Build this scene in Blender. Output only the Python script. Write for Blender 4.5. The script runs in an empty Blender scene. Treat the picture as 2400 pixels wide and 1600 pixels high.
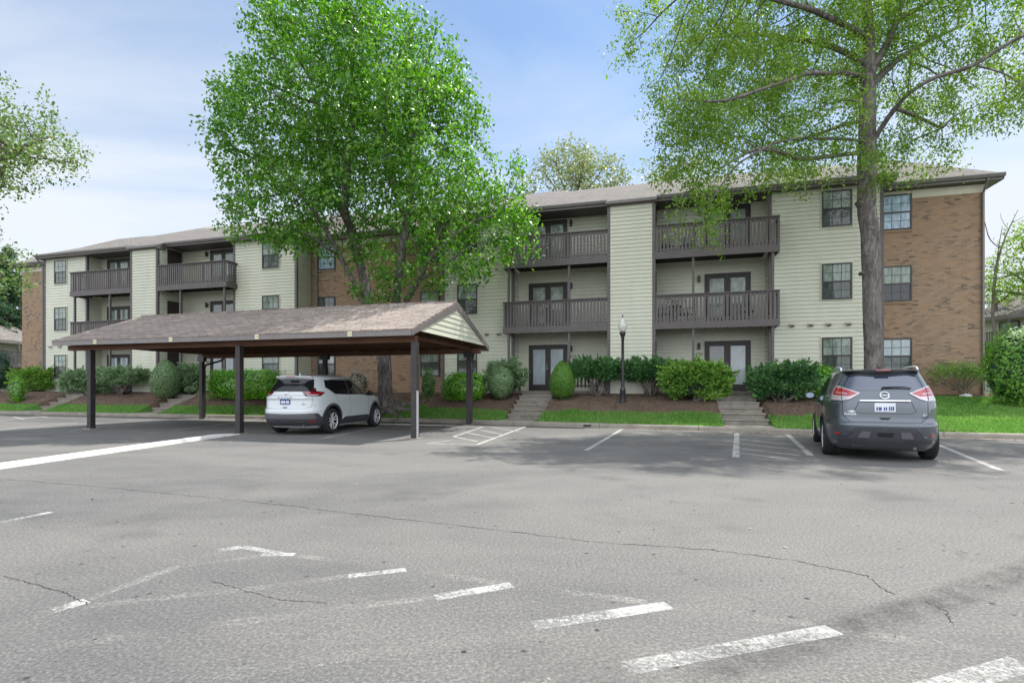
import bpy, bmesh, math, random
import numpy as np
from mathutils import Vector, Matrix, noise as mnoise
from mathutils.geometry import delaunay_2d_cdt
random.seed(7); rng = np.random.default_rng(11)
S = bpy.context.scene; COL = S.collection
PI = math.pi

# ------------------------------------------------------------------ camera, world, sun, exposure
FPX = 1244.9; HX = 1200.0; HY = 906.1; CAMZ = 1.35     # photograph: 2400 px wide, eye level at row 906
cam = bpy.data.objects.new('camera', bpy.data.cameras.new('camera')); COL.objects.link(cam)
cam.location = (0, 0, CAMZ); cam.rotation_euler = (math.radians(90), 0, 0)
cam.data.sensor_width = 36.0; cam.data.lens = FPX / 2400 * 36
cam.data.shift_y = (HY - 800) / 2400
cam.data.clip_start = 0.05; cam.data.clip_end = 2000
S.camera = cam
SUN_EL = math.radians(61.0); SUN_AZ = math.radians(43.5)   # azimuth clockwise from +Y
W = bpy.data.worlds.new('World'); S.world = W; W.use_nodes = True
def build_world():
    nt = W.node_tree; N = nt.nodes; L = nt.links; N.clear()
    out = N.new('ShaderNodeOutputWorld'); bg = N.new('ShaderNodeBackground')
    sky = N.new('ShaderNodeTexSky'); sky.sky_type = 'NISHITA'; sky.sun_disc = False
    sky.sun_elevation = SUN_EL; sky.sun_rotation = SUN_AZ
    sky.air_density = 1.0; sky.dust_density = .5; sky.ozone_density = 1.2; sky.altitude = 100
    bg.inputs['Strength'].default_value = 0.145
    tc = N.new('ShaderNodeTexCoord')
    sep = N.new('ShaderNodeSeparateXYZ'); L.new(tc.outputs['Generated'], sep.inputs[0])
    add = N.new('ShaderNodeMath'); add.operation = 'ADD'; add.inputs[1].default_value = 0.13
    mx = N.new('ShaderNodeMath'); mx.operation = 'MAXIMUM'; mx.inputs[1].default_value = 0.0
    L.new(sep.outputs['Z'], mx.inputs[0]); L.new(mx.outputs[0], add.inputs[0])
    dx = N.new('ShaderNodeMath'); dx.operation = 'DIVIDE'; L.new(sep.outputs['X'], dx.inputs[0]); L.new(add.outputs[0], dx.inputs[1])
    dy = N.new('ShaderNodeMath'); dy.operation = 'DIVIDE'; L.new(sep.outputs['Y'], dy.inputs[0]); L.new(add.outputs[0], dy.inputs[1])
    cmb = N.new('ShaderNodeCombineXYZ'); L.new(dx.outputs[0], cmb.inputs['X']); L.new(dy.outputs[0], cmb.inputs['Y'])
    mp = N.new('ShaderNodeMapping'); mp.inputs['Rotation'].default_value = (0, 0, 0.5); mp.inputs['Scale'].default_value = (0.5, 1.1, 1)
    mp.inputs['Location'].default_value = (1.9, 0.4, 0)
    L.new(cmb.outputs[0], mp.inputs[0])
    n1 = N.new('ShaderNodeTexNoise'); n1.inputs['Scale'].default_value = 0.8; n1.inputs['Detail'].default_value = 7; n1.inputs['Roughness'].default_value = 0.55
    n1.inputs['Distortion'].default_value = 0.6
    L.new(mp.outputs[0], n1.inputs['Vector'])
    r = N.new('ShaderNodeValToRGB'); L.new(n1.outputs['Fac'], r.inputs[0])
    r.color_ramp.elements[0].position = 0.37; r.color_ramp.elements[0].color = (0, 0, 0, 1)
    r.color_ramp.elements[1].position = 0.68; r.color_ramp.elements[1].color = (0.9, 0.9, 0.9, 1)
    # veil: thin cloud thickens towards the horizon
    rz = N.new('ShaderNodeMapRange'); rz.inputs['From Min'].default_value = 0.0; rz.inputs['From Max'].default_value = 0.55
    rz.inputs['To Min'].default_value = 0.85; rz.inputs['To Max'].default_value = 0.10
    L.new(sep.outputs['Z'], rz.inputs['Value'])
    mxx = N.new('ShaderNodeMath'); mxx.operation = 'MAXIMUM'; 
    addc = N.new('ShaderNodeMath'); addc.operation = 'ADD'; addc.use_clamp = True
    L.new(r.outputs[0], addc.inputs[0]); L.new(rz.outputs[0], addc.inputs[1])
    mix = N.new('ShaderNodeMix'); mix.data_type = 'RGBA'
    L.new(addc.outputs[0], mix.inputs['Factor'])
    tint = N.new('ShaderNodeMix'); tint.data_type = 'RGBA'; tint.blend_type = 'MULTIPLY'; tint.inputs['Factor'].default_value = 1
    tint.inputs['B'].default_value = (SKYR, SKYG, SKYB, 1)
    L.new(sky.outputs[0], tint.inputs['A'])
    L.new(tint.outputs['Result'], mix.inputs['A'])
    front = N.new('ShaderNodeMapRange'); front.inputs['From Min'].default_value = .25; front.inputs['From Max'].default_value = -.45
    front.inputs['To Min'].default_value = 0; front.inputs['To Max'].default_value = 1; L.new(sep.outputs['Y'], front.inputs['Value'])  # rises behind the camera, where the added fill clouds sit
    cl = N.new('ShaderNodeMix'); cl.data_type = 'RGBA'; cl.inputs['A'].default_value = (CLR, CLG, CLB, 1); cl.inputs['B'].default_value = (CLR*BACK_FILL*1.0, CLG*BACK_FILL*.98, CLB*BACK_FILL*.98, 1)
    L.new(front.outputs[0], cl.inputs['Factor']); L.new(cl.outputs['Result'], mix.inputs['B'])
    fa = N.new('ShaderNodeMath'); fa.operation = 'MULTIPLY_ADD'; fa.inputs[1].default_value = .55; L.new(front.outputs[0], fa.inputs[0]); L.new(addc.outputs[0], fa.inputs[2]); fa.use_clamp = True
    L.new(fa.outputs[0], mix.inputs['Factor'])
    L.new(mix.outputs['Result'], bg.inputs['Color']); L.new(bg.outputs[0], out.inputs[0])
SKYR, SKYG, SKYB = .68, .82, .89
CLR, CLG, CLB, BACK_FILL = 4.2, 4.5, 4.9, 2.45  # last value brightens unseen clouds behind the camera, added to fill the facade
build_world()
sun = bpy.data.objects.new('sun', bpy.data.lights.new('sun', 'SUN')); COL.objects.link(sun)
sun.data.energy = 5.0; sun.data.angle = math.radians(0.6); sun.data.color = (1.0, 0.955, 0.89)
sd = Vector((math.sin(SUN_AZ)*math.cos(SUN_EL), math.cos(SUN_AZ)*math.cos(SUN_EL), math.sin(SUN_EL)))
sun.rotation_euler = sd.to_track_quat('Z', 'Y').to_euler(); sun.location = (0, 0, 30)
S.view_settings.view_transform = 'Standard'; S.view_settings.look = 'None'
S.view_settings.exposure = 0.53; S.view_settings.gamma = 1.0
S.view_settings.use_curve_mapping = False
S.cycles.max_bounces = 8; S.cycles.transparent_max_bounces = 8

# ------------------------------------------------------------------ frames
TH = math.radians(16.0); CT, ST = math.cos(TH), math.sin(TH)
def uw(u, w, z=0.0):                      # building frame -> world
    return Vector((u*CT + w*ST, -u*ST + w*CT, z))
def to_uw(x, y):
    return x*CT - y*ST, x*ST + y*CT
def G(nx, ny, z=0.0):                     # photo pixel on a horizontal plane of height z -> world
    Y = (CAMZ - z)*FPX/(ny - HY)
    return Vector(((nx-HX)*Y/FPX, Y, z))
def P(nx, ny, Y):
    return Vector(((nx-HX)*Y/FPX, Y, CAMZ - (ny-HY)*Y/FPX))

# ------------------------------------------------------------------ object helpers
def setp(o, label=None, cat=None, group=None, kind=None):
    if label: o['label'] = label
    if cat: o['category'] = cat
    if group: o['group'] = group
    if kind: o['kind'] = kind
    return o
def empty(name, loc=(0, 0, 0), rz=0.0, label=None, cat=None, group=None):
    o = bpy.data.objects.new(name, None); COL.objects.link(o)
    o.location = loc; o.rotation_euler = (0, 0, rz); o.empty_display_size = 0.3
    return setp(o, label, cat, group)
class MB:
    def __init__(s): s.v = []; s.f = []; s.m = []
    def quad(s, a, b, c, d, mi=0):
        n = len(s.v); s.v += [tuple(a), tuple(b), tuple(c), tuple(d)]; s.f.append((n, n+1, n+2, n+3)); s.m.append(mi)
    def poly(s, pts, mi=0):
        n = len(s.v); s.v += [tuple(p) for p in pts]; s.f.append(tuple(range(n, n+len(pts)))); s.m.append(mi)
    def box(s, x0, x1, y0, y1, z0, z1, mi=0):
        if x1 < x0: x0, x1 = x1, x0
        if y1 < y0: y0, y1 = y1, y0
        if z1 < z0: z0, z1 = z1, z0
        n = len(s.v)
        s.v += [(x0,y0,z0),(x1,y0,z0),(x1,y1,z0),(x0,y1,z0),(x0,y0,z1),(x1,y0,z1),(x1,y1,z1),(x0,y1,z1)]
        for f in ((0,3,2,1),(4,5,6,7),(0,1,5,4),(1,2,6,5),(2,3,7,6),(3,0,4,7)):
            s.f.append(tuple(n+i for i in f)); s.m.append(mi)
    def prism(s, pts, ext, mi=0):          # pts: 3D polygon (list of Vector), ext: Vector
        n = len(s.v); k = len(pts); ext = Vector(ext)
        s.v += [tuple(p) for p in pts] + [tuple(Vector(p)+ext) for p in pts]
        s.f.append(tuple(range(n+k-1, n-1, -1))); s.f.append(tuple(range(n+k, n+2*k))); s.m += [mi, mi]
        for i in range(k):
            j = (i+1) % k; s.f.append((n+i, n+j, n+k+j, n+k+i)); s.m.append(mi)
    def bar(s, a, b, wx, wz, up=(0, 0, 1), mi=0):   # box along a-b
        a = Vector(a); b = Vector(b); d = (b-a).normalized(); up = Vector(up)
        sx = d.cross(up)
        if sx.length < 1e-4: sx = d.cross(Vector((1, 0, 0)))
        sx.normalize(); sz = sx.cross(d).normalized()
        pts = [a + sx*wx/2*i + sz*wz/2*j for i, j in ((-1,-1),(1,-1),(1,1),(-1,1))]
        s.prism(pts, b-a, mi)
    def tube(s, pts, rad, n=8, mi=0, cap=True):
        pts = [Vector(p) for p in pts]
        if not hasattr(rad, '__len__'): rad = [rad]*len(pts)
        base = len(s.v); k = len(pts); ref = Vector((0.13, 0.21, 1)).normalized(); pd = None; sx = None
        for i, p in enumerate(pts):
            d = (pts[min(i+1, k-1)] - pts[max(i-1, 0)])
            if d.length < 1e-9: d = Vector((0, 0, 1))
            d.normalize()
            if sx is None:
                sx = d.cross(Vector((0, 1, 0.05)) if abs(d.z) > .8 else Vector((0, 0, 1))); sx.normalize()
            else:
                sx = sx - d*sx.dot(d); sx.normalize()
            sy = d.cross(sx)
            for j in range(n):
                a = 2*PI*j/n; s.v.append(tuple(p + (sx*math.cos(a) + sy*math.sin(a))*rad[i]))
        for i in range(k-1):
            for j in range(n):
                j2 = (j+1) % n
                s.f.append((base+i*n+j, base+i*n+j2, base+(i+1)*n+j2, base+(i+1)*n+j)); s.m.append(mi)
        if cap:
            s.f.append(tuple(base+j for j in range(n-1, -1, -1))); s.f.append(tuple(base+(k-1)*n+j for j in range(n))); s.m += [mi, mi]
    def lathe(s, prof, c=(0, 0, 0), n=20, mi=0):    # prof: (r, z)
        s.tube([(c[0], c[1], c[2]+z) for r, z in prof], [max(r, 1e-4) for r, z in prof], n, mi)
    def shift(s, d):
        d = Vector(d); s.v = [(a-d[0], b-d[1], c-d[2]) for a, b, c in s.v]; return s
    def build(s, name, mats, parent=None, smooth=False, off=None, auto=None):
        me = bpy.data.meshes.new(name)
        v = s.v
        if off is not None: v = [(a-off[0], b-off[1], c-off[2]) for a, b, c in v]
        me.from_pydata(v, [], s.f)
        if not isinstance(mats, (list, tuple)): mats = [mats]
        for m in mats: me.materials.append(m)
        if len(mats) > 1: me.polygons.foreach_set('material_index', s.m)
        if smooth: me.polygons.foreach_set('use_smooth', [True]*len(me.polygons))
        me.update()
        if auto is not None:
            try: me.set_sharp_from_angle(angle=math.radians(auto))
            except Exception: pass
        o = bpy.data.objects.new(name, me); COL.objects.link(o)
        if parent: o.parent = parent
        return o
def fast_mesh(name, V, F4, mats, parent=None, midx=None, smooth=False):
    """V (n,3) array, F4 (m,k) array of equal-size faces"""
    me = bpy.data.meshes.new(name); V = np.ascontiguousarray(V, dtype=np.float32); F4 = np.ascontiguousarray(F4, dtype=np.int32)
    k = F4.shape[1]
    me.vertices.add(len(V)); me.vertices.foreach_set('co', V.ravel())
    me.loops.add(F4.size); me.loops.foreach_set('vertex_index', F4.ravel())
    me.polygons.add(len(F4)); me.polygons.foreach_set('loop_start', np.arange(0, F4.size, k, dtype=np.int32))
    try: me.polygons.foreach_set('loop_total', np.full(len(F4), k, dtype=np.int32))
    except Exception: pass
    if not isinstance(mats, (list, tuple)): mats = [mats]
    for m in mats: me.materials.append(m)
    if midx is not None: me.polygons.foreach_set('material_index', np.asarray(midx, dtype=np.int32))
    if smooth: me.polygons.foreach_set('use_smooth', [True]*len(F4))
    me.update(calc_edges=True)
    o = bpy.data.objects.new(name, me); COL.objects.link(o)
    if parent: o.parent = parent
    return o
def text_obj(name, s, size, mat, parent, M, depth=0.004, shear=0.0, sx=1.0):
    cu = bpy.data.curves.new('t', 'FONT'); cu.body = s; cu.size = size; cu.extrude = depth/2; cu.align_x = 'CENTER'; cu.align_y = 'CENTER'; cu.shear = shear
    cu.resolution_u = 3; cu.space_character = sx
    t = bpy.data.objects.new('t', cu); COL.objects.link(t)
    bpy.context.view_layer.update()
    me = bpy.data.meshes.new_from_object(t.evaluated_get(bpy.context.evaluated_depsgraph_get()))
    bpy.data.objects.remove(t); me.materials.clear(); me.materials.append(mat)
    me.transform(M)
    o = bpy.data.objects.new(name, me); COL.objects.link(o); o.parent = parent
    return o

# ------------------------------------------------------------------ materials
class MT:
    def __init__(s, name, col=(.5,.5,.5), rough=.6, spec=.5, metal=0.0, coat=0.0):
        m = bpy.data.materials.new(name); m.use_nodes = True; s.m = m; s.nt = m.node_tree; s.N = s.nt.nodes; s.L = s.nt.links
        s.b = s.N['Principled BSDF']; b = s.b
        b.inputs['Base Color'].default_value = (*col, 1); b.inputs['Roughness'].default_value = rough
        b.inputs['Specular IOR Level'].default_value = spec; b.inputs['Metallic'].default_value = metal
        b.inputs['Coat Weight'].default_value = coat; b.inputs['Coat Roughness'].default_value = 0.04
        s.tc = s.N.new('ShaderNodeTexCoord')
        s.co = s.tc.outputs['Object']
    def n(s, t, **k):
        x = s.N.new(t)
        for a, b in k.items(): setattr(x, a, b)
        return x
    def mapv(s, scale=(1,1,1), rot=(0,0,0), src=None, loc=(0,0,0)):
        x = s.n('ShaderNodeMapping'); x.inputs['Scale'].default_value = scale; x.inputs['Rotation'].default_value = rot; x.inputs['Location'].default_value = loc
        s.L.new(src or s.co, x.inputs[0]); return x.outputs[0]
    def noise(s, scale, detail=4, rough=.55, src=None, dist=0.0):
        x = s.n('ShaderNodeTexNoise'); x.inputs['Scale'].default_value = scale; x.inputs['Detail'].default_value = detail
        x.inputs['Roughness'].default_value = rough; x.inputs['Distortion'].default_value = dist
        s.L.new(src or s.co, x.inputs['Vector']); return x.outputs['Fac']
    def voro(s, scale, src=None, feature='F1', out='Distance'):
        x = s.n('ShaderNodeTexVoronoi', feature=feature); x.inputs['Scale'].default_value = scale
        s.L.new(src or s.co, x.inputs['Vector']); return x.outputs[out]
    def ramp(s, src, stops):
        x = s.n('ShaderNodeValToRGB'); s.L.new(src, x.inputs[0]); e = x.color_ramp.elements
        while len(e) < len(stops): e.new(0.5)
        for i, (p, c) in enumerate(stops):
            e[i].position = p; e[i].color = (*c, 1) if len(c) == 3 else c
        return x.outputs[0]
    def mr(s, src, a, b, c, d):
        x = s.n('ShaderNodeMapRange'); s.L.new(src, x.inputs[0])
        for i, v in zip(range(1, 5), (a, b, c, d)): x.inputs[i].default_value = v
        return x.outputs[0]
    def mix(s, fac, a, b, mode='MIX'):
        x = s.n('ShaderNodeMix', data_type='RGBA', blend_type=mode)
        for k, v in (('Factor', fac), ('A', a), ('B', b)):
            if isinstance(v, bpy.types.NodeSocket): s.L.new(v, x.inputs[k])
            elif k == 'Factor': x.inputs[k].default_value = v
            else: x.inputs[k].default_value = (*v, 1) if len(v) == 3 else v
        return x.outputs['Result']
    def math(s, op, a, b=None, clamp=False):
        x = s.n('ShaderNodeMath', operation=op); x.use_clamp = clamp
        for i, v in enumerate((a, b)):
            if v is None: continue
            if isinstance(v, bpy.types.NodeSocket): s.L.new(v, x.inputs[i])
            else: x.inputs[i].default_value = v
        return x.outputs[0]
    def col(s, src): s.L.new(src, s.b.inputs['Base Color']); return s
    def rough(s, src): s.L.new(src, s.b.inputs['Roughness']); return s
    def bump(s, src, strength=.3, dist=.01):
        x = s.n('ShaderNodeBump'); x.inputs['Strength'].default_value = strength; x.inputs['Distance'].default_value = dist
        s.L.new(src, x.inputs['Height']); s.L.new(x.outputs[0], s.b.inputs['Normal']); return s
M = {}
def simple(name, col, rough=.6, spec=.5, metal=0, coat=0, vary=0.0, vs=6.0):
    t = MT(name, col, rough, spec, metal, coat)
    if vary:
        f = t.noise(vs, 5, .6)
        t.col(t.ramp(f, [(.3, tuple(c*(1-vary) for c in col)), (.7, tuple(min(1, c*(1+vary)) for c in col))]))
    M[name] = t.m; return t.m

def mat_asphalt():
    t = MT('asphalt', (.1,.1,.1), .85, .3)
    big = t.noise(.22, 5, .55, t.mapv((.55, 1.3, 1), (0,0,.27)), .6)
    mid = t.noise(1.6, 6, .6, t.mapv((.7, 1.3, 1), (0,0,.27)))
    fine = t.noise(48, 6, .8)
    grain = t.voro(42)
    base = t.ramp(big, [(.32, (.070,.072,.077)), (.44, (.098,.097,.096)), (.55, (.128,.125,.119)), (.68, (.088,.090,.093))])
    c = t.mix(t.mr(mid, .35, .7, 0, .45), base, (.140,.137,.130))
    c = t.mix(1.0, c, t.ramp(fine, [(.34, (.58,.58,.59)), (.50, (1.02,1.01,1)), (.66, (1.9,1.88,1.80))]), 'MULTIPLY')
    c = t.mix(t.mr(grain, .0, .30, .5, 0), c, (.040,.040,.041))
    stain = t.noise(.75, 3, .5, t.mapv(loc=(11,2,0))); c = t.mix(t.mr(stain, .60, .74, 0, .45), c, (.055,.054,.054))
    sp = t.noise(9, 2, .5)
    pit = t.voro(5.5); pits = t.math('MULTIPLY', t.mr(pit, .06, .12, 1, 0), t.mr(sp, .44, .56, 0, 1))
    c = t.mix(pits, c, (.028,.026,.024))
    lt = t.voro(11, t.mapv((1,1,1), (0,0,1.1), loc=(3,5,0))); c = t.mix(t.mr(lt, .02, .07, .4, 0), c, (.42,.40,.36))
    # fine crack network, only in places
    dv = t.n('ShaderNodeVectorMath', operation='ADD'); nz = t.n('ShaderNodeTexNoise'); nz.inputs['Scale'].default_value = 1.3; nz.inputs['Detail'].default_value = 5
    t.L.new(t.co, nz.inputs['Vector']); t.L.new(t.co, dv.inputs[0]); t.L.new(nz.outputs['Color'], dv.inputs[1])
    cr = t.voro(.42, dv.outputs[0], 'DISTANCE_TO_EDGE'); where = t.noise(.35, 3, .5, t.mapv(loc=(4,9,0)))
    brk = t.noise(6, 3, .6)
    crk = t.math('MULTIPLY', t.math('MULTIPLY', t.mr(cr, .0, .008, 1, 0), t.mr(where, .50, .58, 0, .8)), t.mr(brk, .42, .5, 0, 1))
    c = t.mix(crk, c, (.085,.08,.074))
    t.col(c)
    h = t.math('ADD', t.math('MULTIPLY', fine, .6), t.math('MULTIPLY', grain, .6))
    t.bump(h, .35, .008); M['asphalt'] = t.m
mat_asphalt()
def mat_paint(name, wear, col=(.72,.72,.69)):
    t = MT(name, col, .7, .3)
    f = t.noise(34, 8, .85); g = t.voro(60); big = t.noise(2.2, 3, .5)
    asph = t.mix(t.mr(t.noise(70, 3, .7), .35, .75, 0, .5), (.085,.083,.08), (.19,.185,.172))
    k = t.math('ADD', f, t.math('MULTIPLY', big, .35))
    fac = t.mr(k, wear-.09, wear+.09, 0, 1)
    dust = t.mix(t.mr(t.noise(9,4,.6), .3, .75, 0, .35), col, (.45,.43,.38))
    t.col(dust); t.bump(t.math('ADD', f, g), .4, .008)
    tr = t.n('ShaderNodeBsdfTransparent'); mx = t.n('ShaderNodeMixShader'); out = t.N['Material Output']     # worn through: the asphalt below shows
    t.L.new(fac, mx.inputs[0]); t.L.new(t.b.outputs[0], mx.inputs[1]); t.L.new(tr.outputs[0], mx.inputs[2]); t.L.new(mx.outputs[0], out.inputs[0]); M[name] = t.m
mat_paint('paint_line', .76, (.34,.34,.335)); mat_paint('paint_worn', .72, (.37,.37,.36)); mat_paint('paint_half', .665, (.34,.34,.33)); mat_paint('paint_faint', .60, (.27,.265,.25))
def mat_concrete(name, c0, c1, scale=3):
    t = MT(name, c0, .85, .3)
    a = t.noise(scale, 6, .62); b = t.noise(45, 4, .7)
    st = t.noise(1.1, 5, .7, t.mapv((1,1,2.5)))
    c = t.mix(t.mr(a, .3, .7, 0, 1), c0, c1)
    c = t.mix(t.mr(st, .55, .8, 0, .55), c, tuple(x*.55 for x in c0))
    c = t.mix(t.mr(b, .4, .75, 0, .35), c, tuple(min(1, x*1.35) for x in c1))
    t.col(c); t.bump(b, .35, .01); M[name] = t.m
mat_concrete('concrete', (.15,.135,.115), (.27,.245,.205)); mat_concrete('concrete_kerb', (.17,.155,.13), (.28,.255,.215), 2)
mat_concrete('white_kerb', (.44,.43,.41), (.64,.64,.62), 4)
def mat_siding():
    t = MT('siding', (.50,.51,.42), .55, .35)
    a = t.noise(.8, 4, .6, t.mapv((1, 1, .35))); b = t.noise(20, 3, .6, t.mapv((.15, 1, 3)))
    c = t.mix(t.mr(a, .3, .75, 0, 1), (.49,.50,.405), (.56,.57,.455))
    c = t.mix(t.mr(b, .5, .8, 0, .25), c, (.48,.485,.385))
    d = t.noise(1.0, 6, .7, t.mapv((1.6, 1.6, .22))); c = t.mix(t.mr(d, .52, .74, 0, .30), c, (.36,.36,.28))
    t.col(c); M['siding'] = t.m
mat_siding()
def mat_brick(name, axis='x', tan=(.265,.180,.118)):
    t = MT(name, (.4,.3,.2), .88, .25)
    sep = t.n('ShaderNodeSeparateXYZ'); t.L.new(t.co, sep.inputs[0])
    cm = t.n('ShaderNodeCombineXYZ'); t.L.new(sep.outputs['X' if axis == 'x' else 'Y'], cm.inputs[0]); t.L.new(sep.outputs['Z'], cm.inputs[1])
    def br(c1, c2, bias):
        x = t.n('ShaderNodeTexBrick'); t.L.new(cm.outputs[0], x.inputs['Vector']); x.inputs['Scale'].default_value = 1.0
        x.inputs['Brick Width'].default_value = .205; x.inputs['Row Height'].default_value = .072; x.inputs['Mortar Size'].default_value = .006
        x.inputs['Mortar Smooth'].default_value = .3; x.inputs['Bias'].default_value = bias
        x.inputs['Color1'].default_value = (*c1, 1); x.inputs['Color2'].default_value = (*c2, 1); x.inputs['Mortar'].default_value = (.25,.215,.17,1)
        return x
    k = br(tuple(c*.80 for c in tan), tuple(c*1.22 for c in tan), 0.0)
    # a scatter of dark burnt bricks, gathered in patches
    dk = t.n('ShaderNodeTexBrick'); t.L.new(cm.outputs[0], dk.inputs['Vector']); dk.inputs['Scale'].default_value = 1.0
    dk.inputs['Brick Width'].default_value = .205; dk.inputs['Row Height'].default_value = .072; dk.inputs['Mortar Size'].default_value = .006
    dk.inputs['Color1'].default_value = (0,0,0,1); dk.inputs['Color2'].default_value = (1,1,1,1); dk.inputs['Mortar'].default_value = (0,0,0,1); dk.inputs['Bias'].default_value = 0
    bw = t.n('ShaderNodeRGBToBW'); t.L.new(dk.outputs[0], bw.inputs[0])
    patch = t.noise(.9, 5, .65, t.mapv((1, 1, 2.2)))
    fac = t.math('MULTIPLY', t.math('GREATER_THAN', bw.outputs[0], .80), t.mr(patch, .40, .60, .15, 1))
    hue = t.noise(.55, 5, .6)
    c = t.mix(t.mr(hue, .35, .68, 0, .75), k.outputs[0], tuple(c*f for c, f in zip(tan, (1.28, 1.05, .88))), 'MIX')
    c = t.mix(.45, c, k.outputs[0])
    c = t.mix(fac, c, (.085,.068,.055))
    c = t.mix(t.mr(t.noise(40, 3, .7), .4, .8, 0, .3), c, (.36,.28,.20))
    t.col(c); iv = t.math('SUBTRACT', 1.0, k.outputs['Fac']); t.bump(iv, .5, .01); M[name] = t.m
mat_brick('brick_front', 'x'); mat_brick('brick_end', 'y')
def mat_shingle(name, axis='x', a=(.120,.110,.102), b=(.205,.188,.175), slope=.45):
    t = MT(name, a, .93, .15)
    sep = t.n('ShaderNodeSeparateXYZ'); t.L.new(t.co, sep.inputs[0])
    cm = t.n('ShaderNodeCombineXYZ')
    t.L.new(sep.outputs['X' if axis == 'x' else 'Y'], cm.inputs[0])
    k = math.sqrt(1+slope*slope)/slope
    t.L.new(t.math('MULTIPLY', sep.outputs['Z'], k), cm.inputs[1])
    x = t.n('ShaderNodeTexBrick'); t.L.new(cm.outputs[0], x.inputs['Vector']); x.inputs['Scale'].default_value = 1.0
    x.inputs['Brick Width'].default_value = .33; x.inputs['Row Height'].default_value = .142; x.inputs['Mortar Size'].default_value = .016
    x.inputs['Mortar Smooth'].default_value = .1; x.inputs['Color1'].default_value = (*a, 1); x.inputs['Color2'].default_value = (*b, 1)
    x.inputs['Mortar'].default_value = (*tuple(c*.42 for c in a), 1); x.offset = .37; x.squash = 1.6; x.squash_frequency = 3
    c = t.mix(t.mr(t.noise(60, 3, .7), .3, .8, 0, .45), x.outputs[0], tuple(c*1.25 for c in b))
    st = t.noise(.6, 5, .6, t.mapv((1,.4,1)))
    c = t.mix(t.mr(st, .5, .75, 0, .18), c, a)
    t.col(c); t.bump(x.outputs['Fac'], -.6, .012); M[name] = t.m
mat_shingle('shingle', 'x'); mat_shingle('shingle_side', 'y')
mat_shingle('shingle_carport', 'x', (.145,.122,.106), (.28,.24,.212), .375)
simple('trim', (.100,.087,.084), .55, .4, vary=.12, vs=2.5)
simple('trim_dark', (.032,.026,.024), .5, .4, vary=.15)
simple('soffit', (.10,.085,.085), .6, .3, vary=.1)
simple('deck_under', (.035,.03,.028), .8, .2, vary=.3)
simple('cream_board', (.52,.49,.39), .6, .3, vary=.06)
simple('window_frame', (.030,.025,.022), .4, .5)
simple('muntin', (.045,.048,.045), .5, .4)
simple('post_dark', (.030,.026,.026), .5, .4, vary=.2)
simple('gutter', (.15,.134,.127), .4, .5, vary=.1)
simple('gutter_lip', (.34,.34,.35), .4, .5)
simple('metal_black', (.018,.018,.02), .35, .5, vary=.2)
simple('chair_dark', (.03,.03,.032), .45, .4)
simple('blue_cloth', (.05,.12,.28), .8, .2)
simple('plaque', (.62,.56,.36), .5, .4)
simple('number_dark', (.03,.03,.03), .5, .4)
simple('vent_box', (.40,.38,.30), .5, .4)
simple('crate_vent', (.03,.028,.026), .7, .3)
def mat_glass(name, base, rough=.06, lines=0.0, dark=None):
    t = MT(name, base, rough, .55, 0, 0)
    a = t.noise(2.6, 5, .7, t.mapv((2.5, 1, .8)))  # mottling painted in for tree reflections and curtain folds
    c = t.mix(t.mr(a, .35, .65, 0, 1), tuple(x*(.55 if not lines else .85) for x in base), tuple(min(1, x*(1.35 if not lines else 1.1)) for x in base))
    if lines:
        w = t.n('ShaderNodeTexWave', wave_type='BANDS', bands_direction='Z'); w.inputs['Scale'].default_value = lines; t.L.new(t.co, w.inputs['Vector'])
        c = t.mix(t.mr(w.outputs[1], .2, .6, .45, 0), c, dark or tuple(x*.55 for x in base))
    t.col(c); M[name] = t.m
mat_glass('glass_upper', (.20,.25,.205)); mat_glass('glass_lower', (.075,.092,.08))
mat_glass('glass_painted_sky', (.30,.40,.50)); mat_glass('glass_dark', (.025,.028,.028))  # sky glass: blue base colour painted as a sky reflection
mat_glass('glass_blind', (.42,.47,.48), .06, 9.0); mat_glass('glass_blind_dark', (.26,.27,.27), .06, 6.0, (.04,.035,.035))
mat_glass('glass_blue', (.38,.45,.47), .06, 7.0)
def mat_wood():
    t = MT('rough_wood', (.12,.055,.032), .8, .25)
    g = t.noise(3, 6, .65, t.mapv((.4, 9, 9))); b = t.noise(1.1, 4, .5)
    c = t.ramp(g, [(.3, (.06,.028,.018)), (.55, (.12,.058,.036)), (.75, (.21,.12,.08))])
    c = t.mix(t.mr(b, .35, .7, 0, .5), c, (.17,.095,.06)); t.col(c); t.bump(g, .3, .01); M['rough_wood'] = t.m
mat_wood()
def mat_bark(name, a, b, sc=1.0):
    t = MT(name, a, .95, .15)
    v = t.mapv((1,1,.28)); n1 = t.noise(9*sc, 7, .72, v, .8); n2 = t.noise(1.6, 4, .6)
    c = t.ramp(n1, [(.28, tuple(x*.45 for x in a)), (.48, a), (.72, b)])
    c = t.mix(t.mr(n2, .4, .7, 0, .5), c, tuple(x*.75 for x in b))
    li = t.noise(3.2, 5, .7, t.mapv(loc=(7,3,1))); c = t.mix(t.mr(li, .6, .72, 0, .5), c, tuple(min(1, x*1.5) for x in b))
    t.col(c); t.bump(n1, .9, .05); M[name] = t.m
mat_bark('bark_grey', (.10,.088,.082), (.31,.28,.26)); mat_bark('bark_brown', (.13,.11,.095), (.28,.25,.215)); mat_bark('stem_pale', (.23,.18,.14), (.42,.35,.28), 3)
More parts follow.
